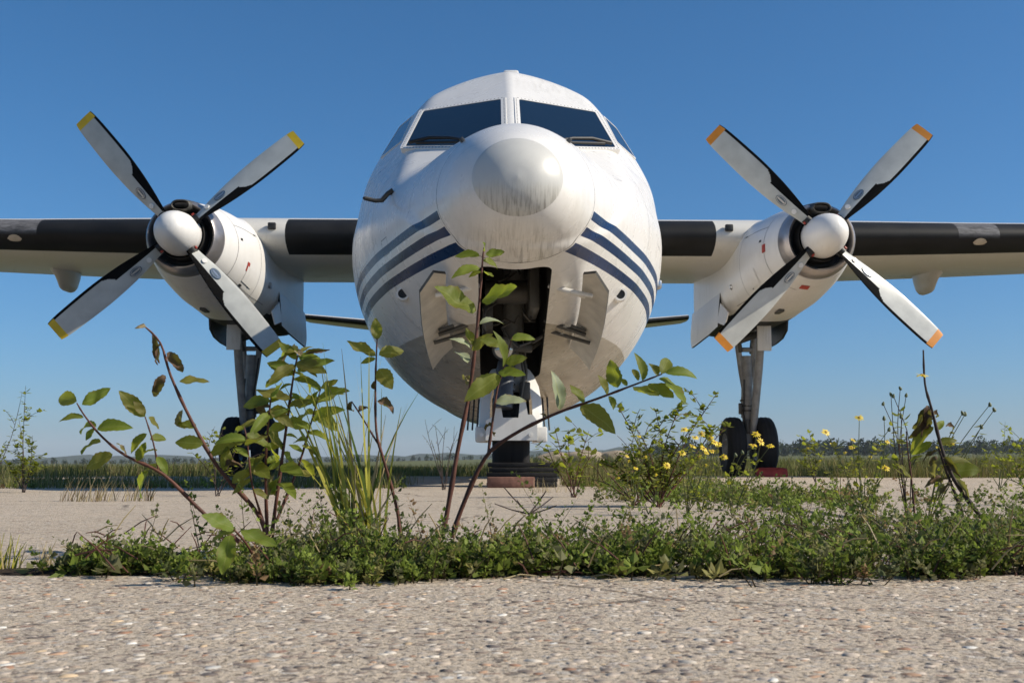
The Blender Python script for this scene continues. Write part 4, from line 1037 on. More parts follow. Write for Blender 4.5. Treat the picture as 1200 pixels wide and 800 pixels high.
sapling('tall central sapling rising before the open nose wheel bay', (522, 625, D),
  [([(518, 630, D), (524, 600, D), (536, 530, D), (550, 460, D), (558, 395, D - .01), (562, 350, D - .01), (565, 312, D - .01), (567, 290, D - .01)], .0045, .0012)],
  [(562, 300, 533, 295, 'leaf_bright'), (569, 298, 592, 297, 'leaf_bright'), (566, 293, 572, 285, 'leaf_bright'), (562, 314, 533, 316, 'leaf_bright'), (566, 306, 588, 308, 'leaf'), (568, 318, 576, 326, 'leaf_bright'), (564, 318, 549, 322, 'leaf'), (565, 352, 609, 342, 'leaf_bright', -.04), (558, 364, 507, 342, 'leaf', -.03), (562, 380, 590, 366, 'leaf_pale'),
   (552, 408, 532, 390, 'leaf_pale'), (556, 405, 545, 385, 'leaf_olive'), (553, 410, 573, 392, 'leaf_olive'), (548, 425, 535, 402, 'leaf_pale'), (547, 452, 552, 425, 'leaf_tan')])
sapling('long sapling branch arching right under the belly with leafy tip', (540, 625, D - .04),
  [([(530, 630, D - .04), (540, 598, D - .04), (568, 537, D - .05), (600, 510, D - .06), (650, 485, D - .08), (700, 467, D - .1), (745, 450, D - .12), (776, 438, D - .13)], .0042, .001),
   ([(572, 532, D - .05), (577, 495, D - .05), (583, 455, D - .05), (592, 425, D - .05), (600, 395, D - .05)], .0024, .0009)],
  [(753, 446, 757, 416, 'leaf', -.02), (748, 446, 742, 424, 'leaf_olive'), (775, 438, 787, 413, 'leaf'), (770, 440, 764, 418, 'leaf_olive'), (780, 437, 823, 432, 'leaf_bright', -.01), (772, 444, 801, 453, 'leaf_bright'), (782, 448, 803, 466, 'leaf_bright', -.03), (761, 449, 789, 472, 'leaf_bright', -.03), (742, 453, 771, 469, 'leaf', -.03),
   (724, 454, 714, 422, 'leaf'), (712, 462, 706, 440, 'leaf_olive'), (735, 452, 728, 442, 'leaf'), (713, 464, 726, 482, 'leaf'), (680, 476, 725, 497, 'leaf_olive', -.03), (656, 480, 656, 438, 'leaf_pale'), (684, 472, 671, 450, 'leaf'),
   (590, 430, 593, 388, 'leaf', -.03), (593, 425, 616, 418, 'leaf'), (588, 405, 563, 396, 'leaf'), (598, 398, 626, 390, 'leaf_bright'), (586, 440, 548, 462, 'leaf', -.03), (584, 436, 612, 436, 'leaf_bright'), (580, 472, 614, 464, 'leaf_pale'), (576, 500, 566, 490, 'leaf_brown'), (576, 505, 584, 515, 'leaf_brown'), (640, 490, 636, 480, 'leaf_brown')])

# long grass tuft between the saplings
def blade_strip(p0, direction, length, width, bend, n=7, face=None):
    """one arching grass blade -> verts, quads"""
    d = Vector(direction).normalized(); side = d.cross(Vector((0, 1, 0))).normalized() if face is None else face
    hor = Vector((d.x, d.y, 0)); hor = hor.normalized() if hor.length > 1e-3 else Vector((1, 0, 0))
    pts = []; p = Vector(p0); dd = d.copy()
    for i in range(n + 1):
        pts.append(p.copy()); dd = (dd + hor * bend / n - Vector((0, 0, 1)) * bend * .6 * (i / n) / n).normalized(); p = p + dd * length / n
    vs_ = []
    for i, q in enumerate(pts):
        w = width * (1 - (i / n) ** 1.6) * .5 + .0002; vs_ += [q - side * w, q + side * w]
    return vs_, [(2 * i, 2 * i + 1, 2 * i + 3, 2 * i + 2) for i in range(n)]
def grass_tuft(base, n, hmin, hmax, lean, label, group=None, cols=None, wid=(.002, .0045), rad=.03, name='grass_tuft', cat='grass tuft'):
    root = empty(name, base); setp(root, label, cat, group)
    cols = cols or [M['blade_green'], M['blade_yellow'], M['blade_straw']]
    big = n <= 60
    joined = {}
    for i in range(n):
        a = random.uniform(0, 6.28); r = rad * math.sqrt(random.random()); p = Vector((r * math.cos(a), r * math.sin(a) * .6, 0))
        dr = Vector((random.gauss(lean, .17), random.gauss(0, .14), 1)); h = random.uniform(hmin, hmax)
        v, f = blade_strip(p, dr, h, random.uniform(*wid), random.uniform(-.1, .55), face=Vector((math.cos(a * 3) * .6 + .5, math.sin(a * 3) * .6, 0)).normalized())
        m = random.choice(cols)
        if big:
            mb = MB(); mb.add(v, f); mb.build('blade', m, root, True, 60, recalc=False)
        else: joined.setdefault(m, MB()).add(v, f)
    for m, mb in joined.items(): setp(mb.build('blades', m, root, True, 60, recalc=False), kind='stuff')
    return root
def blade_mat(name, c): 
    t = NT(name); t.set(t.mix(t.noise(t.mapping(t.coord(), (1, 1, .2)), 30, 3), c, tuple(k * 1.5 for k in c)), .5, 0, .35); tr = t.n('BsdfTranslucent'); t.put(tr.inputs[0], c); mx = t.n('MixShader'); mx.inputs[0].default_value = .4
    t.t.links.new(t.b.outputs[0], mx.inputs[1]); t.t.links.new(tr.outputs[0], mx.inputs[2]); t.t.links.new(mx.outputs[0], t.out.inputs[0]); return t.m
M['blade_green'] = blade_mat('grass_green', (.08, .12, .02)); M['blade_yellow'] = blade_mat('grass_yellow_green', (.36, .34, .05)); M['blade_straw'] = blade_mat('grass_straw', (.34, .27, .14))
g = at(424, 640, D); g.z = 0
grass_tuft(g, 60, .10, .29, -.08, 'tall yellow-green grass tuft between two saplings', cols=[M['blade_green'], M['blade_yellow'], M['blade_yellow'], M['blade_yellow'], M['blade_straw']], wid=(.0025, .006), rad=.028)
g = at(6, 672, 1.3); g.z = 0
grass_tuft(g, 40, .015, .045, .1, 'tiny green grass tuft in the joint at the left edge', wid=(.001, .002), rad=.018)
g = at(52, 668, 1.3); g.z = 0
grass_tuft(g, 24, .012, .04, 0, 'tiny withered straw tuft beside the leftmost weeds', cols=[M['blade_straw']], wid=(.001, .002), rad=.008)
g = at(125, 585, 4.1); g.z = 0
grass_tuft(g, 160, .02, .10, .15, 'dry straw tuft on the bare slab at left', cols=[M['blade_straw'], M['blade_straw'], M['leaf_brown']], wid=(.0015, .003), rad=.17)
g = at(640, 577, 5.6); g.z = 0
grass_tuft(g, 50, .02, .08, 0, 'sparse dry straw in the joint before the brick', cols=[M['blade_straw']], wid=(.0015, .003), rad=.13)
# dry sticks poking out of the weeds
for k, (px, py, d_, sticks, lab) in enumerate([(620, 600, 1.62, [(590, 570), (648, 582), (652, 592), (606, 586), (580, 590), (640, 575)], 'bundle of bare brown twigs standing out of the central weeds')]):
    root = empty('dry_twig', at(px, 640, d_)); root.location.z = 0; setp(root, lab, 'twig')
    stem(root, [at(px - 2, 640, d_), at(px, 610, d_), at(px, py, d_)], .0018, .0012, 'stem_dark', 'twig')
    for (tx, ty) in sticks: stem(root, [at(px, py + 2, d_), at((px + tx) / 2, (py + ty) / 2 + 2, d_ + .01), at(tx, ty, d_ + random.uniform(-.03, .03))], .0014, .0009, 'stem_dark', 'twig')

# ---------------------------------------------------------------- low weeds filling the joint (nobody could count them)
def quat_rand(n):
    a = rng.uniform(0, 2 * np.pi, n); return a
def weed_mass(name, label, anchors, leaf_n, hrange, lsize, pal, palp, parent=None):
    """anchors: array of (x, y, hscale); every anchor is a sprig with leaves in whorls up a leaning stalk"""
    V, F, C = [], [], []; base = 0
    for (x, y, hs) in anchors:
        h = rng.uniform(*hrange) * hs; az = rng.uniform(0, 6.28); ln = rng.uniform(.1, 1.3) * h
        dx, dy = ln * math.cos(az), ln * math.sin(az)
        n = int(leaf_n * rng.uniform(.6, 1.3)); tt = rng.random(n) ** .75
        col = pal[rng.choice(len(pal), p=palp)]
        cx, cy, cz = x + dx * tt ** 1.4, y + dy * tt ** 1.4, h * tt
        a = np.arange(n) * 2.4 + rng.uniform(0, 6); el = rng.uniform(-.2, .95, n) + .3 * tt
        s = rng.uniform(*lsize, n) * (1.15 - .55 * tt)
        d = np.stack([np.cos(a) * np.cos(el), np.sin(a) * np.cos(el), np.sin(el)], 1)
        side = np.stack([-np.sin(a), np.cos(a), 0 * a], 1); up = np.cross(d, side) * -1
        P = np.stack([cx, cy, cz], 1) + d * (s * .25)[:, None]
        w = (s * rng.uniform(.28, .45, n))[:, None]; L = s[:, None]
        roll = rng.normal(0, .6, n)[:, None]; side = side * np.cos(roll) + up * np.sin(roll)
        fold = up * (w * .35)
        q = np.stack([P, P + d * L * .45 + side * w + fold, P + d * L, P + d * L * .45 - side * w + fold], 1)
        V.append(q.reshape(-1, 3)); i0 = base + np.arange(n) * 4
        F += [np.stack([i0, i0 + 1, i0 + 2], 1), np.stack([i0, i0 + 2, i0 + 3], 1)]; base += 4 * n
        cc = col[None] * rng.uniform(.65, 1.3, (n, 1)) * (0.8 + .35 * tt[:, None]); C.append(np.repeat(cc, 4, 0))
        # stalk: a thin triangle pair
        sw = .0009
        st_ = np.array([[x - sw, y, 0], [x + sw, y, 0], [x + dx, y + dy, h], [x, y - sw, 0], [x, y + sw, 0], [x + dx, y + dy, h]])
        V.append(st_); F.append(np.array([[base, base + 1, base + 2], [base + 3, base + 4, base + 5]])); base += 6
        C.append(np.repeat(np.array([[.09, .07, .035]]), 6, 0))
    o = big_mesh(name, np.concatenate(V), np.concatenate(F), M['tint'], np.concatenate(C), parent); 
    setp(o, label, 'weeds', kind='stuff'); return o
PAL = np.array([(.13, .17, .03), (.17, .22, .035), (.23, .29, .05), (.19, .19, .08), (.27, .25, .08), (.28, .18, .09), (.10, .12, .04)])
PP = [.26, .24, .12, .16, .08, .04, .10]
def strip_anchor(n):
    """sprigs gathered in uneven clumps along the joint, some sprawling over the near slab"""
    out = []; cl = []
    prof = pchip([60, 100, 200, 270, 330, 420, 500, 600, 700, 780, 860, 950, 1050, 1150, 1300], [.10, .35, .5, .3, .6, .75, .6, .62, .55, .7, .85, 1.0, .8, .9, .9])
    deep = pchip([60, 300, 420, 560, 700, 820, 1000, 1300], [.05, .08, .16, .16, .25, .6, .8, .8]); front = pchip([60, 200, 330, 400, 470, 560, 650, 760, 830, 900, 960, 1060, 1150, 1300], [1.27, 1.25, 1.19, 1.13, 1.19, 1.22, 1.25, 1.22, 1.17, 1.10, 1.15, 1.2, 1.26, 1.24])
    for _ in range(130):
        px = rng.uniform(80, 1290); f0 = float(front(px)); d = f0 + rng.random() ** 1.6 * (1.30 - f0 + float(deep(px)))
        if px < 300 and rng.random() < .45: continue
        hs = float(prof(px)) * rng.uniform(.45, 1.15) * (.5 if d < 1.2 else 1)
        cl.append((px, d, hs, rng.uniform(.015, .05)))
    while len(out) < n:
        px, d, hs, r = cl[rng.integers(len(cl))]
        x = (px - 600) / FPX * d * cp + rng.normal(0, r); y = d + rng.normal(0, r * .45)
        if x < -.53: continue
        out.append((x, max(1.08, y), max(.15, hs * rng.uniform(.6, 1.25))))
    return out
weed_mass('weed_strip', 'low dense dark green weeds filling the slab joint across the foreground', strip_anchor(1900), 26, (.03, .10), (.0045, .0115), PAL, PP)
weed_mass('broadleaf_weed', 'scattered broader pale green weed leaves among the low foreground weeds', [a for a in strip_anchor(260)], 9, (.02, .07), (.011, .021), PAL[[1, 2, 3, 4]], [.3, .3, .2, .2])
weed_mass('trailing_weed', 'sparse taller weed sprigs standing above the low weeds', [((px - 600) / FPX * d, d, 1) for px, d in [(rng.uniform(110, 1200), rng.uniform(1.3, 1.6)) for _ in range(34)]], 30, (.06, .115), (.006, .011), PAL, PP)
# mats of weeds on the joints further back
anc = [(rng.uniform(.55, 1.1) + .12 * rng.normal(), y, rng.uniform(.4, 1.1)) for y in rng.uniform(3.0, 7.2, 500)]
anc += [(rng.uniform(.3, 1.3), 4.05 + .06 * rng.normal(), rng.uniform(.3, .9)) for _ in range(120)]
anc += [(rng.uniform(1.0, 6), 4.05 + .08 * rng.normal(), rng.uniform(.3, .8)) for _ in range(160)]
anc += [(x, 6.75 + .1 * rng.normal(), rng.uniform(.3, .8)) for x in rng.uniform(-4, -.6, 90)]
weed_mass('joint_weeds', 'flat green weeds spreading along the slab joint right of the nose wheel', anc, 22, (.02, .10), (.010, .02), PAL, PP)

# dry straw and twigs caught in the weeds
mb = MB(); mb2 = MB()
for k in range(320):
    px = rng.uniform(90, 1230); d = rng.uniform(1.17, 1.5); x = (px - 600) / FPX * d; a = rng.uniform(0, 6.28); up = rng.uniform(0, .9) if k % 3 else .03; l = rng.uniform(.015, .06); z = .002 if k % 3 == 0 else rng.uniform(.0, .04)
    p = Vector((x, d, z)); q = p + Vector((math.cos(a) * math.cos(up), math.sin(a) * math.cos(up) * .6, math.sin(up))) * l
    (mb if k % 2 else mb2).tube([p, p.lerp(q, .5) + Vector((0, 0, .003)), q], [.0009, .0008, .0004], 5)
setp(mb.build('dry_straw', M['blade_straw'], None, True, 60), 'scattered pale dry straw caught in the foreground weeds', 'straw', kind='stuff')
setp(mb2.build('dry_stalks', M['bark'], None, True, 60), 'scattered reddish dry stalks caught in the foreground weeds', 'stalks', kind='stuff')

# soil in the weedy joint
mb = MB(); nx = 80; rows = []
for i in range(nx + 1):
    x = -.9 + 2.2 * i / nx; rows.append([(x, 1.245 + random.uniform(-.004, .004), -.006), (x, 1.27 + random.uniform(-.004, .006), .004 * random.random()), (x, 1.30 + random.uniform(-.005, .005), .002 + .005 * random.random()), (x, 1.335 + random.uniform(-.006, .006), -.008)])
mb.add([p for r_ in rows for p in r_], [(i * 4 + j, (i + 1) * 4 + j, (i + 1) * 4 + j + 1, i * 4 + j + 1) for i in range(nx) for j in range(3)])
so = mb.build('joint_soil', simple('joint_soil', (.05, .038, .027), .95, 0, .5, 60, .1, .6), None, True, 80); setp(so, 'dark soil lying in the weedy slab joint', 'soil', kind='structure')

# ---------------------------------------------------------------- meadow grass
def grass_mass(name, label, n, area, hfun, wid, pal, palp, seg=3, zfun=None):
    x, y = area(n); h = hfun(x, y) * rng.uniform(.45, 1.15, n); az = rng.uniform(0, 2 * np.pi, n); lean = rng.uniform(.05, .55, n) * h
    zz = (zfun(x, y) if zfun else np.zeros(n))
    V = np.zeros((n, 2 * seg + 1, 3)); fa = rng.uniform(0, np.pi, n); wx, wy = np.cos(fa) * wid(y), np.sin(fa) * wid(y)
    for i in range(seg):
        t = i / seg; k = 1 - .6 * t
        cx, cy, cz = x + np.cos(az) * lean * t * t, y + np.sin(az) * lean * t * t, zz + h * t
        V[:, 2 * i] = np.stack([cx - wx * k, cy - wy * k, cz], 1); V[:, 2 * i + 1] = np.stack([cx + wx * k, cy + wy * k, cz], 1)
    V[:, -1] = np.stack([x + np.cos(az) * lean, y + np.sin(az) * lean, zz + h * .97], 1)
    F = []
    for i in range(seg - 1): F += [(2 * i, 2 * i + 1, 2 * i + 3), (2 * i, 2 * i + 3, 2 * i + 2)]
    F.append((2 * seg - 2, 2 * seg - 1, 2 * seg)); F = np.array(F); nv = 2 * seg + 1
    C = pal[rng.choice(len(pal), n, p=palp)] * rng.uniform(.7, 1.25, (n, 1))
    o = big_mesh(name, V.reshape(-1, 3), (F[None] + (np.arange(n) * nv)[:, None, None]).reshape(-1, 3), M['tint_grass'], np.repeat(C, nv, 0))
    setp(o, label, 'grass', kind='stuff'); return o
GP = np.array([(.11, .13, .032), (.16, .17, .045), (.22, .21, .07), (.32, .26, .13), (.075, .09, .03), (.24, .17, .08)]); GPP = [.24, .28, .2, .12, .1, .06]
def a_field(n):
    d = np.exp(rng.uniform(math.log(17.7), math.log(90), n)); return rng.uniform(-.56, .56, n) * d, d
grass_mass('meadow_grass', 'tall rough olive grass of the meadow behind the airplane', 70000, a_field, lambda x, y: .24 + .10 / (1 + np.exp(-x / 4)) + .05 * np.sin(x * .7) + .004 * y * (x > 0), lambda y: .004 + .0007 * (y - 17), GP, GPP, 3, lambda x, y: terrain_z(x, y))
def a_left(n):
    x = -.7 - rng.random(n) * 6.6; return x, 6.75 + abs(rng.normal(0, 1.1, n)) + .12 * np.sin(x * 3)
grass_mass('slab_edge_grass', 'strip of green grass growing along the slab edge left of the nose wheel', 11000, a_left, lambda x, y: .075 + .02 * (y - 6.7) + .03 * np.sin(x * 2.2) * np.sin(x * .7) + .05 * (rng.random(len(x)) < .1), lambda y: .0022, GP, [.26, .26, .18, .14, .10, .06])
def a_right(n):
    x = rng.uniform(.35, 1.35, n); return x, 7.3 + abs(rng.normal(0, .6, n)) + .1 * x
grass_mass('slab_edge_grass', 'strip of pale dry grass on the slab joint right of the nose wheel', 3000, a_right, lambda x, y: .11 + .05 * np.sin(x * 4), lambda y: .0022, GP, [.2, .22, .22, .24, .06, .06])
def a_right2(n):
    x = rng.uniform(4.3, 10, n); return x, 14.6 + abs(rng.normal(0, 1.6, n))
grass_mass('slab_edge_grass', 'rough green grass strip behind the red chock at right', 9000, a_right2, lambda x, y: .20 + .08 * np.sin(x * 1.3), lambda y: .0035, GP, GPP)

# ---------------------------------------------------------------- shrubs, weeds with flowers
def flower(root, p, r, facing):
    f = Vector(facing).normalized(); u = f.orthogonal().normalized(); v = f.cross(u); p = Vector(p) - root.location
    mb = MB(); n = 11; a0 = random.uniform(0, 1)
    for k in range(n):
        a = a0 + 2 * math.pi * k / n + random.uniform(-.1, .1); d = u * math.cos(a) + v * math.sin(a); s = f.cross(d); l = r * random.uniform(.8, 1.1); dr = f * (-.18 * r * random.random())
        mb.add([p + d * r * .25 - s * r * .07, p + d * r * .25 + s * r * .07, p + d * l * .7 + s * r * .15 + dr, p + d * l + dr * 2, p + d * l * .7 - s * r * .15 + dr], [(0, 1, 2, 3, 4)])
    fl = mb.build('flower_petals', M['petal'], root, False)
    mb = MB(); mb.tube([p - f * r * .25, p + f * r * .02, p + f * r * .12], [r * .18, r * .32, r * .16], 9); mb.build('flower_disc', M['disc'], root)
def bud(root, p, r, axis=(0, 0, 1), mat='stem_green'):
    p = Vector(p) - root.location; a = Vector(axis).normalized(); mb = MB()
    mb.tube([p - a * r, p - a * r * .5, p + a * r * .4, p + a * r * 1.2], [r * .5, r * .85, r * .7, r * .2], 8); mb.build('bud', M[mat], root)
def small_leaves(root, pts, n, size, kind, spread=.006):
    """joined small leaves along a list of stem points"""
    V, F = [], []; mb = MB()
    for i in range(n):
        t = random.random() * (len(pts) - 1); k = int(t); p = Vector(pts[k]).lerp(Vector(pts[min(k + 1, len(pts) - 1)]), t - k) - root.location
        a = random.uniform(0, 6.28); el = random.uniform(-.3, .8); d = Vector((math.cos(a) * math.cos(el), math.sin(a) * math.cos(el), math.sin(el))); s = Vector((-math.sin(a), math.cos(a), 0)); up = s.cross(d)
        l = random.uniform(*size); w = l * random.uniform(.25, .34)
        mb.add([p, p + d * l * .3 + s * w + up * w * .3, p + d * l * .7 + s * w * .85 + up * w * .2, p + d * l, p + d * l * .7 - s * w * .85 + up * w * .2, p + d * l * .3 - s * w + up * w * .3], [(0, 1, 2, 3), (0, 3, 4, 5)])
    setp(mb.build('leaves', M[kind], root, True, 80, recalc=False), kind='stuff')
def bush(label, base, tips, n_leaf, size, kind='leaf', mat='bark', group='leafy shrubs on the slab joints', d=None, name='shrub', cat='shrub', r0=.003):
    """several stems fanning from one base pixel to tip pixels"""
    root = empty(name, at(*base)); root.location.z = 0; setp(root, label, cat, group); B = root.location.copy()
    for (tx, ty) in tips:
        dd = base[2] + random.uniform(-.12, .12); T = at(tx, ty, dd); mid = B.lerp(T, .5) + Vector((random.uniform(-.02, .02), random.uniform(-.02, .02), .02))
        stem(root, [B + Vector((random.uniform(-.01, .01), random.uniform(-.01, .01), 0)), mid, T], r0, r0 * .3, mat)
        sp_ = smooth_pts([B, mid, T], 4); small_leaves(root, sp_[2:], n_leaf, size, kind)
        for q in range(2):
            p = sp_[random.choice([3, 4, 5, 6])]; e = p + Vector((random.uniform(-.09, .09), random.uniform(-.06, .06), random.uniform(.02, .09)))
            stem(root, [p, p.lerp(e, .5) + Vector((0, 0, .01)), e], r0 * .5, r0 * .25, mat); small_leaves(root, [p, e], n_leaf // 2, size, kind)
    return root
random.seed(21)
bush('broad leafy shrub beside the right main wheel, left of the tyres', (772, 594, 3.45), [(720, 468), (745, 500), (768, 480), (790, 520), (800, 470), (820, 490), (842, 458), (838, 500), (855, 495), (735, 530), (700, 540), (760, 540), (812, 540), (780, 560), (725, 560)], 32, (.014, .030), 'leaf')
bush('small round-leaved shrub just right of the nose wheel chock', (672, 578, 4.6), [(650, 500), (655, 530), (665, 510), (690, 505), (695, 530), (640, 520), (684, 545)], 8, (.03, .05), 'leaf')
bush('dry reddish weed clump under the leafy shrub', (745, 590, 3.6), [(705, 545), (720, 530), (740, 520), (760, 535), (775, 550), (800, 555), (690, 560)], 14, (.008, .016), 'leaf_olive', 'bark')
bush('upright willowherb with small leaves at the far left edge', (28, 573, 5.6), [(30, 452), (22, 490), (38, 510), (16, 515), (44, 540), (8, 540)], 26, (.018, .035), 'leaf', 'stem_dark')
bush('leaning weed stem cut by the left picture edge', (-12, 575, 5.8), [(26, 460), (-6, 480), (10, 520)], 14, (.018, .03), 'leaf', 'stem_dark')
bush('dark little shrub in front of the right-hand meadow', (955, 566, 7.6), [(948, 502), (955, 515), (943, 520), (962, 530), (938, 540)], 18, (.02, .045), 'leaf', 'stem_dark')
bush('slender leafy sapling in the meadow at the right edge', (1172, 575, 6.4), [(1178, 494), (1165, 520), (1190, 520), (1150, 535), (1200, 540)], 22, (.015, .035), 'leaf', 'stem_green')
bush('bushy weed cut by the right picture edge', (1215, 600, 3.6), [(1195, 520), (1210, 505), (1185, 548), (1178, 560), (1225, 520), (1204, 540)], 18, (.012, .026), 'leaf', 'stem_green')
bush('low leafy weed behind the saplings at centre left', (255, 585, 4.8), [(240, 510), (262, 500), (280, 520), (225, 530), (300, 535)], 14, (.015, .03), 'leaf', 'stem_dark')
bush('pale seed-headed weed left of the nose wheel', (520, 572, 6.2), [(498, 492), (510, 498), (522, 500), (536, 505), (505, 515), (530, 520)], 8, (.006, .010), 'leaf_olive', 'stem_dark')

def ragwort(label, base, heads, d_, r=.010, leaves=10, extra=[], spread=.0, mat='stem_green'):
    root = empty('ragwort', at(*base)); root.location.z = 0; setp(root, label, 'flower', 'yellow ragwort on the slab joints'); B = root.location.copy()
    J = None
    for i, (hx, hy, kind) in enumerate(heads):
        T = at(hx, hy, d_ + random.uniform(-.05, .05)); mid = B.lerp(T, random.uniform(.45, .6)) + Vector((random.uniform(-.025, .025), 0, .015))
        stem(root, [B, mid, T], .0015, .0008, mat, nodes=False); small_leaves(root, [B, mid, mid.lerp(T, .6)], leaves, (.010, .022), 'leaf_olive' if i % 3 else 'leaf')
        if kind == 'f': flower(root, T, r, (random.uniform(-.4, .4), random.uniform(-1, -.3), random.uniform(.3, 1)))
        elif kind == 's': flower(root, T, r * .7, (random.uniform(-.6, .6), -.6, .8))
        else: bud(root, T, r * .42, (random.uniform(-.5, .5), 0, 1))
    return root
ragwort('ragwort with a bunch of four yellow flowers before the right main wheels', (858, 610, 2.7), [(886, 508, 'f'), (883, 521, 'f'), (892, 517, 'f'), (903, 522, 'f'), (870, 530, 'b'), (862, 533, 'b')], 2.6, .0115)
ragwort('ragwort with drooping yellow flowers at the leafy shrub', (805, 600, 2.9), [(802, 503, 'f'), (822, 508, 'f'), (832, 513, 'f'), (838, 518, 'f'), (825, 525, 'f'), (815, 512, 'f'), (828, 530, 's')], 2.8, .0115)
ragwort('tall pale weed with two yellow flowers left of the leafy shrub', (742, 592, 3.3), [(749, 511, 's'), (738, 540, 's'), (735, 534, 's'), (724, 560, 's'), (750, 488, 'b'), (746, 500, 'b')], 3.2, .010)
ragwort('leaning ragwort with one tall yellow flower right of the meadow shrub', (1012, 612, 2.4), [(1007, 489, 'f'), (968, 506, 'f'), (1000, 515, 's'), (1040, 517, 's'), (1038, 548, 'f'), (998, 524, 's'), (1036, 490, 'b'), (1042, 503, 'b')], 2.35, .0105, 16)
ragwort('wiry weed with hooked bud stems right of the dried plant', (1085, 618, 2.2), [(1131, 485, 'b'), (1128, 484, 'b'), (1160, 474, 'b'), (1165, 480, 'b'), (1150, 500, 'b'), (1115, 520, 's'), (1100, 525, 's')], 2.15, .010, 8)
ragwort('thin weed with dark round buds left of the dried plant', (1065, 615, 2.2), [(1044, 462, 'b'), (1055, 455, 'b'), (1062, 463, 'b'), (1047, 464, 'b'), (1035, 473, 'b'), (1056, 488, 'b'), (1085, 520, 's')], 2.15, .009, 8, mat='stem_dark')
ragwort('ragwort half hidden behind the low weeds at right', (985, 600, 3.4), [(975, 520, 's'), (990, 530, 's'), (960, 540, 's'), (1020, 535, 's'), (946, 525, 's')], 3.3, .010, 12)
ragwort('ragwort bunch with six yellow flowers just left of the right main wheels', (822, 600, 3.0), [(812, 522, 'f'), (835, 528, 'f'), (842, 520, 'f'), (818, 535, 'f'), (800, 530, 'f'), (848, 535, 'f'), (826, 545, 's')], 2.95, .012, 14)
ragwort('small ragwort with low yellow flowers before the leafy shrub', (760, 600, 2.9), [(745, 548, 's'), (768, 556, 's'), (782, 545, 'f'), (756, 535, 's')], 2.85, .011, 14)
D2 = 1.75
sapling('withered plant with dark dry leaves standing under the right propeller', (1090, 610, D2),
  [([(1150, 606, D2), (1120, 565, D2), (1105, 530, D2), (1092, 480, D2), (1084, 450, D2), (1082, 410, D2)], .0046, .0016, 'stem_dark'), ([(1128, 600, D2 + .03), (1112, 560, D2 + .03), (1100, 525, D2 + .02)], .0036, .002, 'stem_dark'), ([(1072, 605, D2), (1068, 560, D2), (1064, 530, D2), (1062, 505, D2)], .0022, .001, 'bark')],
  [(1090, 478, 1068, 515, 'leaf_brown'), (1088, 475, 1080, 505, 'leaf_brown'), (1092, 485, 1104, 480, 'leaf_brown'), (1094, 490, 1076, 508, 'leaf_brown'), (1096, 505, 1108, 488, 'leaf_bright'), (1092, 518, 1070, 530, 'leaf'), (1098, 535, 1084, 545, 'leaf_brown'), (1106, 545, 1140, 530, 'leaf_olive'), (1110, 552, 1152, 548, 'leaf'), (1112, 560, 1092, 566, 'leaf_brown'), (1104, 560, 1085, 556, 'leaf_brown'), (1125, 575, 1140, 560, 'leaf_tan'), (1108, 500, 1122, 494, 'leaf_brown'), (1088, 476, 1062, 512, 'leaf_brown'), (1090, 482, 1078, 518, 'leaf_brown'), (1094, 500, 1060, 525, 'leaf_olive'), (1104, 535, 1130, 552, 'leaf_brown'), (1100, 528, 1082, 534, 'leaf_brown'), (1112, 555, 1135, 570, 'leaf_olive'), (1098, 520, 1120, 512, 'leaf_olive'), (1104, 540, 1078, 560, 'leaf_tan'), (1115, 565, 1098, 584, 'leaf_brown'), (1118, 562, 1146, 580, 'leaf_tan'), (1068, 560, 1050, 548, 'leaf_olive'), (1066, 540, 1080, 532, 'leaf'), (1064, 520, 1048, 512, 'leaf_olive')], 'stem_dark', 'dried plant', None, 'dried_plant')
fl = [o for o in bpy.data.objects if o.name.startswith('dried_plant')][0]
flower(fl, at(1081, 439, D2 - .02), .011, (0.1, -.3, 1))

# ---------------------------------------------------------------- far things
def crown_cloud(cx, cy, z0, w, h, n, size, V, F, C, base, col):
    u = rng.normal(size=(n, 3)); u /= np.linalg.norm(u, axis=1)[:, None]; r = rng.random(n) ** .4
    p = u * r[:, None] * np.array([w / 2, w / 2, h / 2]) + np.array([cx, cy, z0 + h / 2])
    a = rng.normal(size=(n, 3)); a /= np.linalg.norm(a, axis=1)[:, None]; b = np.cross(a, u); b /= np.linalg.norm(b, axis=1)[:, None] + 1e-6
    s = size * rng.uniform(.5, 1.2, n)[:, None]
    V.append(np.stack([p - a * s, p + b * s * .7, p + a * s, p - b * s * .7], 1).reshape(-1, 3)); i0 = base + np.arange(n) * 4
    F.append(np.stack([i0, i0 + 1, i0 + 2, i0 + 3], 1)); C.append(np.repeat(col[None] * rng.uniform(.6, 1.3, (n, 1)), 4, 0)); return base + 4 * n
def woodland(name, label, spans, nclump, size):
    V, F, C, base = [], [], [], 0
    for (px0, px1, d0, d1, n, hmin, hmax) in spans:
        for i in range(n):
            px = px0 + (px1 - px0) * (i + rng.random()) / n; d = rng.uniform(d0, d1); x = (px - 600) / FPX * d * cp; h = rng.uniform(hmin, hmax); w = h * rng.uniform(.7, 1.2)
            base = crown_cloud(x, d, float(terrain_z(np.array(x), np.array(d))) - .5, w, h, nclump, h * size, V, F, C, base, np.array([(.03, .05, .018), (.04, .06, .02), (.025, .042, .018)][i % 3]))
    o = big_mesh(name, np.concatenate(V), np.concatenate(F), M['tint'], np.concatenate(C)); setp(o, label, 'woodland', kind='stuff')
woodland('distant_woodland', 'dark distant woodland along the horizon at right', [(760, 1500, 520, 700, 150, 5, 10)], 170, .10)
woodland('distant_hedgerow', 'low distant hedgerow along the horizon at left', [(-300, 640, 700, 1000, 150, 3, 6)], 130, .10)
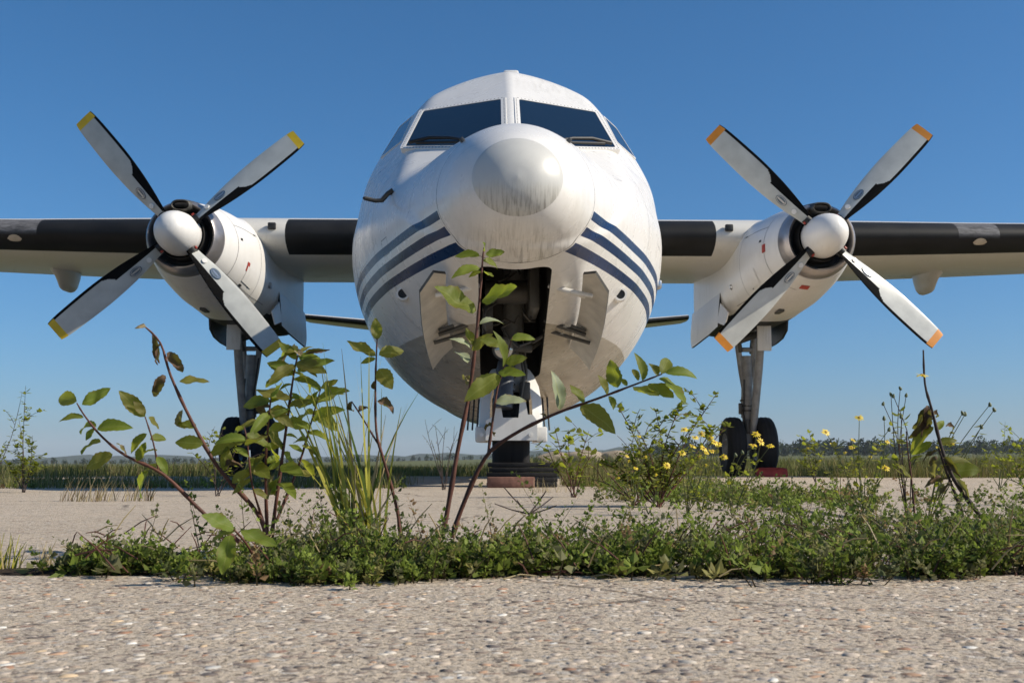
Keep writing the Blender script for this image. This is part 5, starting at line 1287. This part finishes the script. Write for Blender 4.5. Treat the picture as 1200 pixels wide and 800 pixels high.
# far wooded hills
ys_ = 2600; hx = np.linspace(-2600, 2600, 160); mb = MB(); 
prof = [max(2, 20 * math.exp(-((x + 260) / 330) ** 2) + 20 * math.exp(-((x + 900) / 300) ** 2) + 16 * math.exp(-((x - 700) / 500) ** 2) + 3 * math.sin(x * .03) + 2 * math.sin(x * .11)) for x in hx]
zg = 10.0
rows = []
for x, h in zip(hx, prof): 
    z0 = float(terrain_z(np.array(x), np.array(2600.)))
    rows.append([(x, 2300, z0 - 8), (x, 2450, z0 + h * .6), (x, 2600, z0 + h), (x, 2800, z0 + h * .5), (x, 3000, z0 - 8)])
mb.add([p for r_ in rows for p in r_], [(i * 5 + j, (i + 1) * 5 + j, (i + 1) * 5 + j + 1, i * 5 + j + 1) for i in range(159) for j in range(4)])
hl = mb.build('hills', simple('far_wood', (.035, .055, .025), .95, 0, .5, .02, .1), None, True, 80); setp(hl, 'low wooded hills on the far horizon', 'hills', kind='structure')
# pale boulders beyond the nose wheel
M['stone'] = simple('pale_sandstone', (.40, .33, .25), .9, 0, .4, 3, .2, .8)
for k, (px, py, w, h, lab) in enumerate([(652, 540, 1.2, .62, 'pale rounded boulder just right of the nose wheel'), (684, 538, 1.5, .70, 'longest pale boulder in the row beyond the nose wheel'), (723, 538, 1.3, .72, 'rightmost pale boulder in the row beyond the nose wheel')]):
    bm = bmesh.new(); bmesh.ops.create_icosphere(bm, subdivisions=4, radius=1)
    from mathutils import noise as mnoise
    for v in bm.verts:
        nz = mnoise.noise(v.co * 1.6 + Vector((k * 7, 0, 0))) * .22 + mnoise.noise(v.co * 5 + Vector((k * 3, 1, 0))) * .07
        v.co *= 1 + nz; v.co = Vector((v.co.x * w / 2, v.co.y * .5, v.co.z * h / 2))
    me = bpy.data.meshes.new('boulder'); bm.to_mesh(me); bm.free(); me.materials.append(M['stone']); finish(me, True, 60)
    p = at(px, py, 30); o = link('boulder', me); o.location = (p.x, 30, .24); setp(o, lab, 'boulder', 'boulders beyond the nose wheel')

# ---------------------------------------------------------------- the air
hz = bpy.data.materials.new('haze_air'); hz.use_nodes = True; nt_ = hz.node_tree; nt_.nodes.clear()
ho = nt_.nodes.new('ShaderNodeOutputMaterial'); pv = nt_.nodes.new('ShaderNodeVolumePrincipled'); pv.inputs['Color'].default_value = (.86, .92, 1, 1); pv.inputs['Density'].default_value = 0.00012; pv.inputs['Anisotropy'].default_value = 0.0
nt_.links.new(pv.outputs[0], ho.inputs['Volume'])
mb = MB(); mb.box((0, 3030, 69), (11400, 6200, 142)); hb = mb.build('haze', hz, None, False); setp(hb, 'thin pale haze veiling the far horizon', 'haze', kind='stuff')
